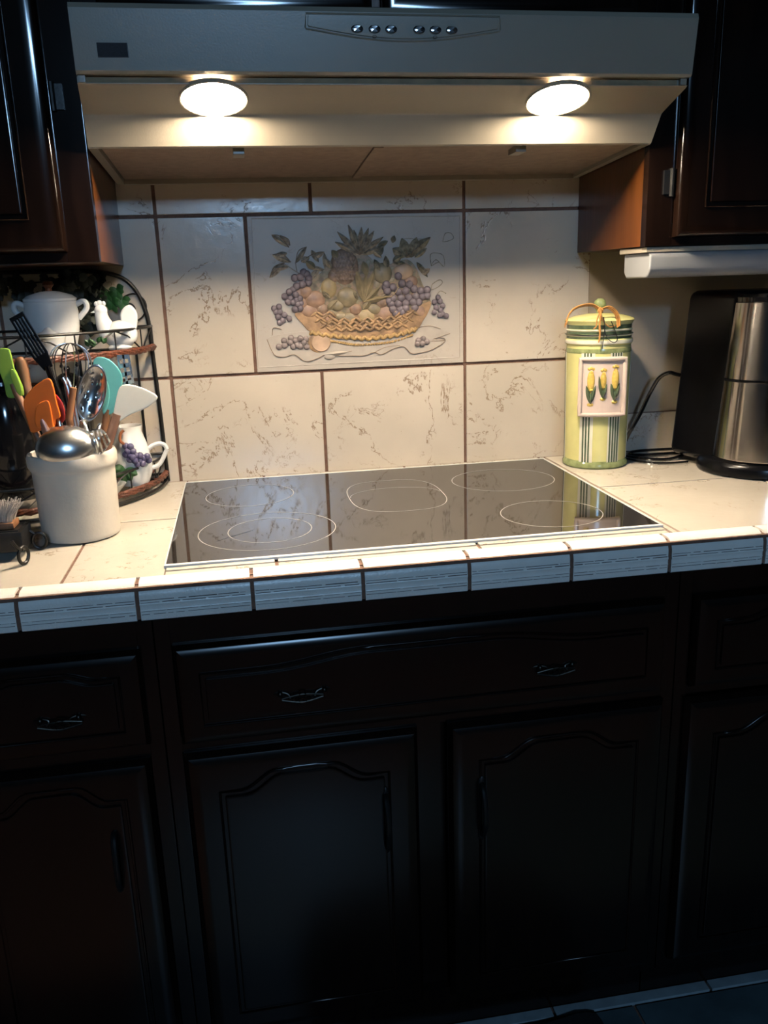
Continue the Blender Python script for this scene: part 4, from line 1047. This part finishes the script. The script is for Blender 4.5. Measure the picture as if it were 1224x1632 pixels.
b = NB()
ext(b, sm_outline([hc+Vector(v) for v in ((.010, -.006, .035), (.006, -.006, .060), (.014, -.006, .074), (.026, -.006, .078), (.036, -.006, .066), (.036, -.006, .050), (.030, -.006, .032))], 3), (0, .012, 0), .004, 3)
obj('tail', b, 'ceramic', tg)
b = NB()
for s in (-1, 1): ball(b, hc+Vector((.006, s*.019, .030)), (.018, .005, .013), 2)
obj('wing', b, 'ceramic', tg)

# grape pitcher on the lower shelf
ZL = .9405
pc_ = Vector((-.470, -.115, ZL))
t = thing('grape_pitcher', 'white ceramic pitcher with purple grape cluster and green leaf on the lower shelf', 'pitcher', pc_)
b = NB(); lathe(b, [(0, 0), (.028, 0), (.030, .004), (.037, .022), (.038, .045), (.031, .078), (.024, .100), (.026, .112), (.024, .112), (.022, .100), (.028, .078), (.033, .04), (0, .01)], pc_, 48)
ext(b, [pc_+Vector(v) for v in ((-.020, -.010, .112), (-.040, 0, .118), (-.020, .010, .112), (-.018, 0, .095))], (.006, 0, 0), .001); obj('body', b, 'ceramic', t)
b = NB(); tube(b, [(-0.4428,-0.115,0.9978),(-0.4323,-0.115,1.0093),(-0.4178,-0.115,1.0145),(-0.4064,-0.115,1.0114),(-0.4026,-0.115,1.0026)], .0042, 10, smooth=5); 
tube(b, [(-0.4026,-0.115,1.0026), pc_+Vector((.052, 0, .035)), pc_+Vector((.036, 0, .028))], .0042, 10, smooth=5); obj('handle', b, 'ceramic', t)
b = NB(); gr = random.Random(11)
for (x, y) in ((197, 698), (207, 699), (201, 708), (211, 709), (195, 716), (205, 718), (215, 719), (224, 720), (203, 727), (213, 729), (222, 731), (231, 727), (217, 738), (228, 738), (238, 724), (240, 733), (209, 721)):
    p = pc_+Vector(((x-205)*.00087+.004, -.036-gr.uniform(0, .006)+abs(x-210)*.00035, (770-y)*.00087+.016))
    ball(b, p, .0068, 2)
obj('grape_cluster', b, 'grape', t)
b = NB(); q_ = pc_+Vector((-.008, -.040, .036))
for k in range(5):
    an = -PI/2-.3+(k-2)*.7; L_ = .030 if k == 2 else .024
    leaf(b, q_, q_+Vector((math.cos(an)*L_, -.002, math.sin(an)*L_)), .011, .004)
obj('glazed_leaf', b, 'leaf', t, 50)
b = NB(); tube(b, [pc_+Vector((-.004, -.036, .082)), pc_+Vector((-.012, -.034, .090)), pc_+Vector((-.010, -.032, .102)), pc_+Vector((-.004, -.030, .108))], .0028, 8, smooth=5)
obj('vine', b, 'stem', t)
t = thing('trinket_dish', 'small white dish under brown twig garland at the front of the lower shelf', 'dish', (-.505, -.200, ZL))
b = NB(); lathe(b, [(0, 0), (.016, 0), (.018, .003), (.030, .016), (.031, .018), (.028, .017), (.015, .005), (0, .005)], (-.505, -.190, ZL), 40); obj('bowl', b, 'ceramic', t)
b = NB(); tw = random.Random(8)
for k in range(9):
    a0 = math.radians(tw.uniform(5, 62)); r0 = RR-.018
    P0 = Vector((RX+r0*math.cos(a0), -.012-r0*math.sin(a0), .947)); a1 = a0+.25
    P1 = Vector((RX+r0*math.cos(a1), -.012-r0*math.sin(a1), .950))
    tube(b, [P0, (P0+P1)/2+Vector((tw.uniform(-.008, .008), tw.uniform(-.008, .008), tw.uniform(.002, .014))), P1], .0026, 6, smooth=4)
tag(obj('twig_garland', b, 'wicker'), 'reddish brown twig garland lying along the lower rack shelf', 'garland')

# ------------------------------------------------------------------ black jars added to fill the dark left of the lower shelf
def jar(x, y, r, h, label):
    t = thing('dark_fill_jar', label, 'jar', (x, y, ZL), 'black jars added to fill the dark lower rack shelf')
    b = NB(); lathe(b, [(0, 0), (r*.72, 0), (r*.76, .003), (r*.98, h*.25), (r, h*.5), (r*.92, h*.72), (r*.66, h*.84), (r*.62, h*.87), (0, h*.87)], (x, y, ZL), 48); obj('body', b, 'gloss_black', t)
    b = NB(); lathe(b, [(r*.60, h*.87), (r*.72, h*.875), (r*.70, h*.90), (r*.35, h*.94), (r*.12, h*.95), (r*.16, h*.98), (r*.10, h), (0, h)], (x, y, ZL), 40); obj('lid', b, 'gloss_black', t)
jar(-.668, -.165, .056, .235, 'large glossy black jar added to fill the darkness at the left of the lower rack shelf')
jar(-.572, -.085, .036, .225, 'slim glossy black jar added to fill the dark gap behind the utensils on the lower rack shelf')

# ------------------------------------------------------------------ iron holder with scroll feet and the brush in it
hx = Vector((-.632, -.455, CT))
t = thing('scroll_holder', 'small black iron holder with curled ring feet at the lower left', 'holder', hx)
b = NB(); box(b, -.675, -.590, -.482, -.420, .928, .9585, .004); box(b, -.670, -.595, -.477, -.425, .944, .9600, .002)
obj('tray', b, 'iron', t)
def ringfoot(cx, cz, y, ang):
    b = NB(); dx, dy = math.cos(ang), math.sin(ang)
    tube(b, [(cx+.0105*math.cos(i*PI/10)*dx, y+.0105*math.cos(i*PI/10)*dy, cz+.0125*math.sin(i*PI/10)) for i in range(20)], .0026, 8, closed=True)
    tube(b, [(cx-.006*dx, y-.006*dy, cz+.011), (cx-.014*dx, y-.012*dy, cz+.018), (cx-.022*dx, y-.018*dy+.004, cz+.026)], .0026, 8, smooth=4)
    obj('ring_foot', b, 'iron', t)
ringfoot(-.578, CT+.0155, -.432, .0); ringfoot(-.585, CT+.0155, -.505, 1.1); ringfoot(-.70, CT+.0155, -.432, PI); ringfoot(-.69, CT+.0155, -.500, PI-1.1)
t = thing('scrub_brush', 'scrub brush with pale upright bristles sitting in the black iron holder', 'brush', (-.625, -.452, .9605))
b = NB(); box(b, -.660, -.602, -.470, -.434, .9605, .970, .003); obj('block', b, 'spoonwood', t)
b = NB(); br_ = random.Random(4)
for i in range(260):
    x, y = br_.uniform(-.655, -.606), br_.uniform(-.466, -.438)
    fx_, fy_ = (x+.632)*.5+br_.uniform(-.004, .004), (y+.452)*.3+br_.uniform(-.003, .003)
    h = br_.uniform(.022, .034)
    tube(b, [(x, y, .969), (x+fx_*.4, y+fy_*.4, .969+h*.6), (x+fx_, y+fy_, .969+h)], .0009, 4)
obj('bristles', b, 'bristle', t, kind='stuff')

# ------------------------------------------------------------------ green corn canister
NX, NY = .4725, -.100
t = thing('corn_canister', 'tall pale green ceramic canister with striped sides and corn plaque beside the cooktop', 'canister', (NX, NY, CT))
def canr(z): return .0625+.002*min(1, max(0, (z-.93)/.25))
b = NB(); lathe(b, [(0, CT+.0005), (.064, CT+.0005), (.0668, CT+.004), (.0668, CT+.009), (.0640, CT+.013)], (NX, NY, 0), 64)
lathe(b, [(.0640, CT+.013), (.0625, CT+.016), (0, CT+.016)], (NX, NY, 0), 64); obj('foot_band', b, 'mgreen', t)
b = NB(); lathe(b, [(.0625, CT+.012), (.0625, .93), (.0645, 1.158), (.0625, 1.166), (.060, 1.166), (.058, .93), (0, .925)], (NX, NY, 0), 72); obj('body', b, 'celadon', t)
b = NB(); lathe(b, [(.0648, 1.148), (.0655, 1.152), (.0640, 1.160), (.0625, 1.164), (.061, 1.164)], (NX, NY, 0), 72); obj('neck_band', b, 'mgreen', t)
lid = None
b = NB(); lathe(b, [(.055, 1.163), (.0645, 1.1635), (.0668, 1.1665), (.0668, 1.1735), (.0640, 1.1765), (.0640, 1.180), (.0655, 1.1825), (.0640, 1.186), (.0640, 1.190), (.0655, 1.193), (.0640, 1.196), (.0640, 1.203), (.0675, 1.208), (.0690, 1.2115), (.066, 1.215), (.048, 1.2205), (.025, 1.224), (0, 1.225)], (NX, NY, 0), 72)
lid = obj('lid', b, 'celadon', t)
b = NB(); lathe(b, [(.0668, 1.1665), (.0674, 1.168), (.0674, 1.172), (.0668, 1.1738)], (NX, NY, 0), 72)
lathe(b, [(.0650, 1.1815), (.0659, 1.183), (.0650, 1.1845)], (NX, NY, 0), 72); lathe(b, [(.0650, 1.1915), (.0659, 1.193), (.0650, 1.1945)], (NX, NY, 0), 72); obj('pale_bead', b, 'cglaze', lid)
b = NB()
for za, zb in ((1.1755, 1.181), (1.185, 1.191), (1.195, 1.204)): lathe(b, [(.0643, za), (.0646, (za+zb)/2), (.0643, zb)], (NX, NY, 0), 72)
obj('green_groove', b, 'dgreen', lid)
b = NB(); lathe(b, [(.0, 1.222), (.007, 1.2245), (.0065, 1.228), (.0115, 1.236), (.0125, 1.242), (.0105, 1.249), (.005, 1.253), (0, 1.2535)], (NX, NY, 0), 32); obj('knob', b, 'mgreen', lid)
FA = math.radians(-90-14)           # the way the plaque faces
def cyl_patch(b, a0, a1, z0, z1, dr, t_=.0012):
    n = 6; F, K = [], []
    for zz in (z0, z1):
        F.append([b.verts.new((NX+(canr(zz)+dr)*math.cos(a0+(a1-a0)*i/n), NY+(canr(zz)+dr)*math.sin(a0+(a1-a0)*i/n), zz)) for i in range(n+1)])
        K.append([b.verts.new((NX+(canr(zz)+dr-t_)*math.cos(a0+(a1-a0)*i/n), NY+(canr(zz)+dr-t_)*math.sin(a0+(a1-a0)*i/n), zz)) for i in range(n+1)])
    for i in range(n):
        b.faces.new((F[0][i], F[0][i+1], F[1][i+1], F[1][i]))
        b.faces.new((F[0][i], K[0][i], K[0][i+1], F[0][i+1])); b.faces.new((F[1][i+1], K[1][i+1], K[1][i], F[1][i]))
    for i in (0, n): b.faces.new((F[0][i], F[1][i], K[1][i], K[0][i]))
for cdeg in (-27, 25, 90, 180, -100):
    ca = FA+math.radians(cdeg)
    b = NB(); cyl_patch(b, ca-math.radians(12.5), ca+math.radians(12.5), CT+.014, 1.149, .0008); obj('pale_band', b, 'cglaze', t)
    b = NB()
    for k in (-1.5, -.5, .5, 1.5) if cdeg == 25 else (-1, 0, 1):
        cyl_patch(b, ca+math.radians(k*5.4-1.35), ca+math.radians(k*5.4+1.35), CT+.014, 1.149, .0016)
    obj('stripe', b, 'dgreen', t)
fr_, fu, fo = Vector((-math.sin(FA), math.cos(FA), 0)), Vector((0, 0, 1)), Vector((math.cos(FA), math.sin(FA), 0))
fc = Vector((NX, NY, 1.083))
def pl(x, z, o_): 
    return fc+fr_*x+fu*z+fo*(math.sqrt(max(0, .0655**2-x*x*.55))+o_)
def plq(x0, x1, z0, z1, o0, o1, b, bev=0.0):
    nx_ = 10; bb = bmesh.new(); A = []; Bq = []
    for i in range(nx_+1):
        x = x0+(x1-x0)*i/nx_
        A.append([bb.verts.new(pl(x, z, o1)) for z in (z0, z1)]); Bq.append([bb.verts.new(pl(x, z, o0)) for z in (z0, z1)])
    for i in range(nx_):
        bb.faces.new((A[i][0], A[i+1][0], A[i+1][1], A[i][1])); bb.faces.new((Bq[i+1][0], Bq[i][0], Bq[i][1], Bq[i+1][1]))
        bb.faces.new((A[i][0], Bq[i][0], Bq[i+1][0], A[i+1][0])); bb.faces.new((A[i][1], A[i+1][1], Bq[i+1][1], Bq[i][1]))
    for i in (0, nx_): bb.faces.new((A[i][0], A[i][1], Bq[i][1], Bq[i][0]))
    bmesh.ops.recalc_face_normals(bb, faces=bb.faces); merge(b, bb)
b = NB(); plq(-.046, .046, -.058, .058, -.004, .003, b); pq = obj('plaque', b, 'pinkglaze', t)
b = NB()
path = []
hw, hh_ = .0435, .0555
for i in range(11): path.append(pl(-hw+2*hw*i/10, -hh_, .004))
for i in range(1, 10): path.append(pl(hw, -hh_+2*hh_*i/10, .004))
for i in range(11): path.append(pl(hw-2*hw*i/10, hh_, .004))
for i in range(1, 10): path.append(pl(-hw, hh_-2*hh_*i/10, .004))
tube(b, path, .0046, 10, closed=True); obj('plaque_frame', b, 'pinkglaze', pq)
for x, z, s in ((-.0235, .000, 1.0), (.0005, .004, .80), (.024, .004, .98)):
    b = NB(); mfr = Matrix((fr_, fo, fu)).transposed().to_4x4()
    ball(b, pl(x, z+.012*s, .003), (.0075*s, .005, .021*s), 3, mfr)
    for r_ in range(9):
        for c_ in (-1, 0, 1):
            zz = z+.012*s+(r_-4)*.0043*s; k = 1-((r_-4)*.0043/.021)**2
            ball(b, pl(x+c_*.0042*s*math.sqrt(k), zz, .0062-abs(c_)*.0012), (.0021, .0016, .002), 1, mfr)
    for c_ in (-1, 0, 1): ball(b, pl(x+c_*.004*s, z+.0345*s+(.0015 if c_ else .003), .003), (.0032, .002, .0032), 2, mfr)
    tube(b, [pl(x, z-.004*s, .002), pl(x, z-.036*s, .002)], .0016, 6)
    for c_ in (-1, 0, 1): ball(b, pl(x+c_*.0032*s, z-.036*s-abs(c_)*-.001, .003), (.003, .0018, .0032), 2, mfr)
    obj('corn_cob', b, 'corn', pq)
    b = NB()
    for sg in (-1, 1):
        leaf(b, pl(x, z-.033*s, .0035), pl(x+sg*.0088*s, z+.003*s, .0035), .0052*s, .005, fo)
    leaf(b, pl(x, z-.032*s, .004), pl(x, z-.012*s, .0045), .0058*s, .006, fo)
    if s < .9: leaf(b, pl(x-.003, z-.022, .0035), pl(x-.009, z+.018, .0035), .004, .004, fo)
    obj('husk', b, 'dgreen', pq, 60)
# raffia bow
t = thing('raffia_bow', 'orange-brown raffia bow tied round the lid of the green canister', 'bow', (0.4436,-0.17,1.2261))
b = NB()
for k in range(3):
    o_ = Vector((0, -.0015*k, .0016*k)); jj = .002*k
    tube(b, [Vector(p)+o_ for p in [(0.3754,-0.166,1.2071),(0.3788,-0.166,1.2224),(0.3899,-0.166,1.235),(0.4102,-0.166,1.2414),(0.4294,-0.166,1.2407),(0.4439,-0.166,1.2319)]], .0014, 6, smooth=5)
    tube(b, [Vector(p)+o_+Vector((jj, 0, 0)) for p in [(0.4429,-0.168,1.2331),(0.4583,-0.168,1.2361),(0.4729,-0.168,1.2261),(0.4787,-0.168,1.2128),(0.4806,-0.168,1.1983)]], .0014, 6, smooth=5)
    tube(b, [Vector(p)+o_ for p in [(0.4411,-0.172,1.2357),(0.443,-0.172,1.2202),(0.4411,-0.172,1.2024),(0.4429,-0.172,1.188),(0.441,-0.172,1.1713)]], .0014, 6, smooth=5)
tube(b, [(0.443,-0.171,1.2308),(0.4371,-0.171,1.2168),(0.4351,-0.171,1.2026),(0.4301,-0.171,1.198)], .0013, 6, smooth=5)
tube(b, [(0.4431,-0.171,1.2297),(0.4502,-0.171,1.2116),(0.4636,-0.171,1.2003),(0.4751,-0.171,1.2034)], .0013, 6, smooth=5)
tube(b, [(0.3753,-0.169,1.2144),(0.3718,-0.169,1.2027),(0.3728,-0.169,1.2121)], .0011, 6)
obj('strands', b, 'raffia', t)
b = NB(); ball(b, (0.4438,-0.169,1.2319), (.006, .005, .006), 2); obj('knot', b, 'raffia', t)
b = NB()
tube(b, [(NX+.0672*math.cos(math.radians(a_)), NY+.0672*math.sin(math.radians(a_)), 1.1845) for a_ in range(0, 360, 12)], .0009, 5, closed=True)
tube(b, [(0.4494,-0.172,1.22),(0.4527,-0.172,1.202),(0.4511,-0.172,1.1781),(0.4492,-0.172,1.1588)], .0009, 5, smooth=4); tube(b, [(0.4501,-0.172,1.2021),(0.4588,-0.172,1.1801),(0.4722,-0.172,1.1699),(0.4797,-0.172,1.1769),(0.4724,-0.172,1.1964),(0.4653,-0.172,1.211)], .0009, 5, smooth=4)
obj('wire_tie', b, 'iron', t)

# ------------------------------------------------------------------ coffee maker
CXm, CYm = .753, -.245
t = thing('coffee_maker', 'black coffee maker with tapered stainless steel front on the counter at right', 'coffee maker', (CXm, CYm, CT))
b = NB()
bt_ = [(.640, -.095), (.86, -.095), (.875, -.27), (.66, -.27)]
tp_ = [(.662, -.100), (.85, -.100), (.862, -.26), (.676, -.26)]
va = [b.verts.new((x, y, CT+.012)) for x, y in bt_]; vb = [b.verts.new((x, y, 1.262)) for x, y in tp_]
b.faces.new(va[::-1]); b.faces.new(vb)
for i in range(4): b.faces.new((va[i], va[(i+1) % 4], vb[(i+1) % 4], vb[i]))
bmesh.ops.bevel(b, geom=list(b.edges), offset=.016, segments=4, affect='EDGES', profile=.5); obj('body', b, 'black', t)
b = NB(); lathe(b, [(0, CT+.0005), (.108, CT+.0005), (.113, CT+.004), (.113, CT+.018), (.108, CT+.026), (.100, .9455), (0, .9455)], (CXm, CYm, 0), 72); obj('base', b, 'black', t)
b = NB(); lathe(b, [(0, .946), (.0955, .946), (.0960, .948), (.0868, 1.0945), (.0850, 1.0955), (0, 1.0955)], (CXm, CYm-.012, 0), 96); obj('lower_shell', b, 'brushed', t)
b = NB(); lathe(b, [(0, 1.0955), (.084, 1.0955), (.084, 1.0990), (0, 1.0990)], (CXm, CYm-.012, 0), 64); obj('seam', b, 'black', t)
b = NB(); lathe(b, [(0, 1.099), (.0850, 1.099), (.0866, 1.100), (.0765, 1.2400), (.0745, 1.2415), (0, 1.2415)], (CXm, CYm-.012, 0), 96); obj('upper_shell', b, 'brushed', t)
b = NB(); lathe(b, [(0, 1.2415), (.0745, 1.2415), (.0745, 1.250), (.070, 1.256), (0, 1.258)], (CXm, CYm-.012, 0), 64); obj('lid', b, 'gloss_black', t)
# cords
b = NB()
tube(b, [(.668, -.100, 1.088), (.655, -.086, 1.091), (0.6439,-0.075,1.0937), (0.6295,-0.06,1.0809), (0.6149,-0.05,1.0469), (0.5979,-0.045,1.0035), (0.5775,-0.04,0.9624), (0.5652,-0.035,0.9315), (.565, -.030, .925), (.56, -.030, .919), (.58, -.040, .9185)], .0042, 8, smooth=6)
tube(b, [(.565, -.055, .9185), (.60, -.075, .9185), (.655, -.082, .920), (.70, -.078, .920), (.72, -.060, .920)], .0036, 8, smooth=6)
tube(b, [(.560, -.075, .9185), (.585, -.112, .9185), (.630, -.128, .9185), (.690, -.100, .925), (.700, -.07, .925), (.62, -.040, .921), (.575, -.050, .921), (.555, -.075, .9185)], .0034, 8, smooth=6)
tube(b, [(.548, -.095, .9178), (.570, -.140, .9178), (.605, -.160, .9178), (.650, -.165, .9185)], .0022, 8, smooth=6)
tag(obj('power_cord', b, 'gloss_black'), 'black power cord coiled on the counter between canister and coffee maker', 'cord')
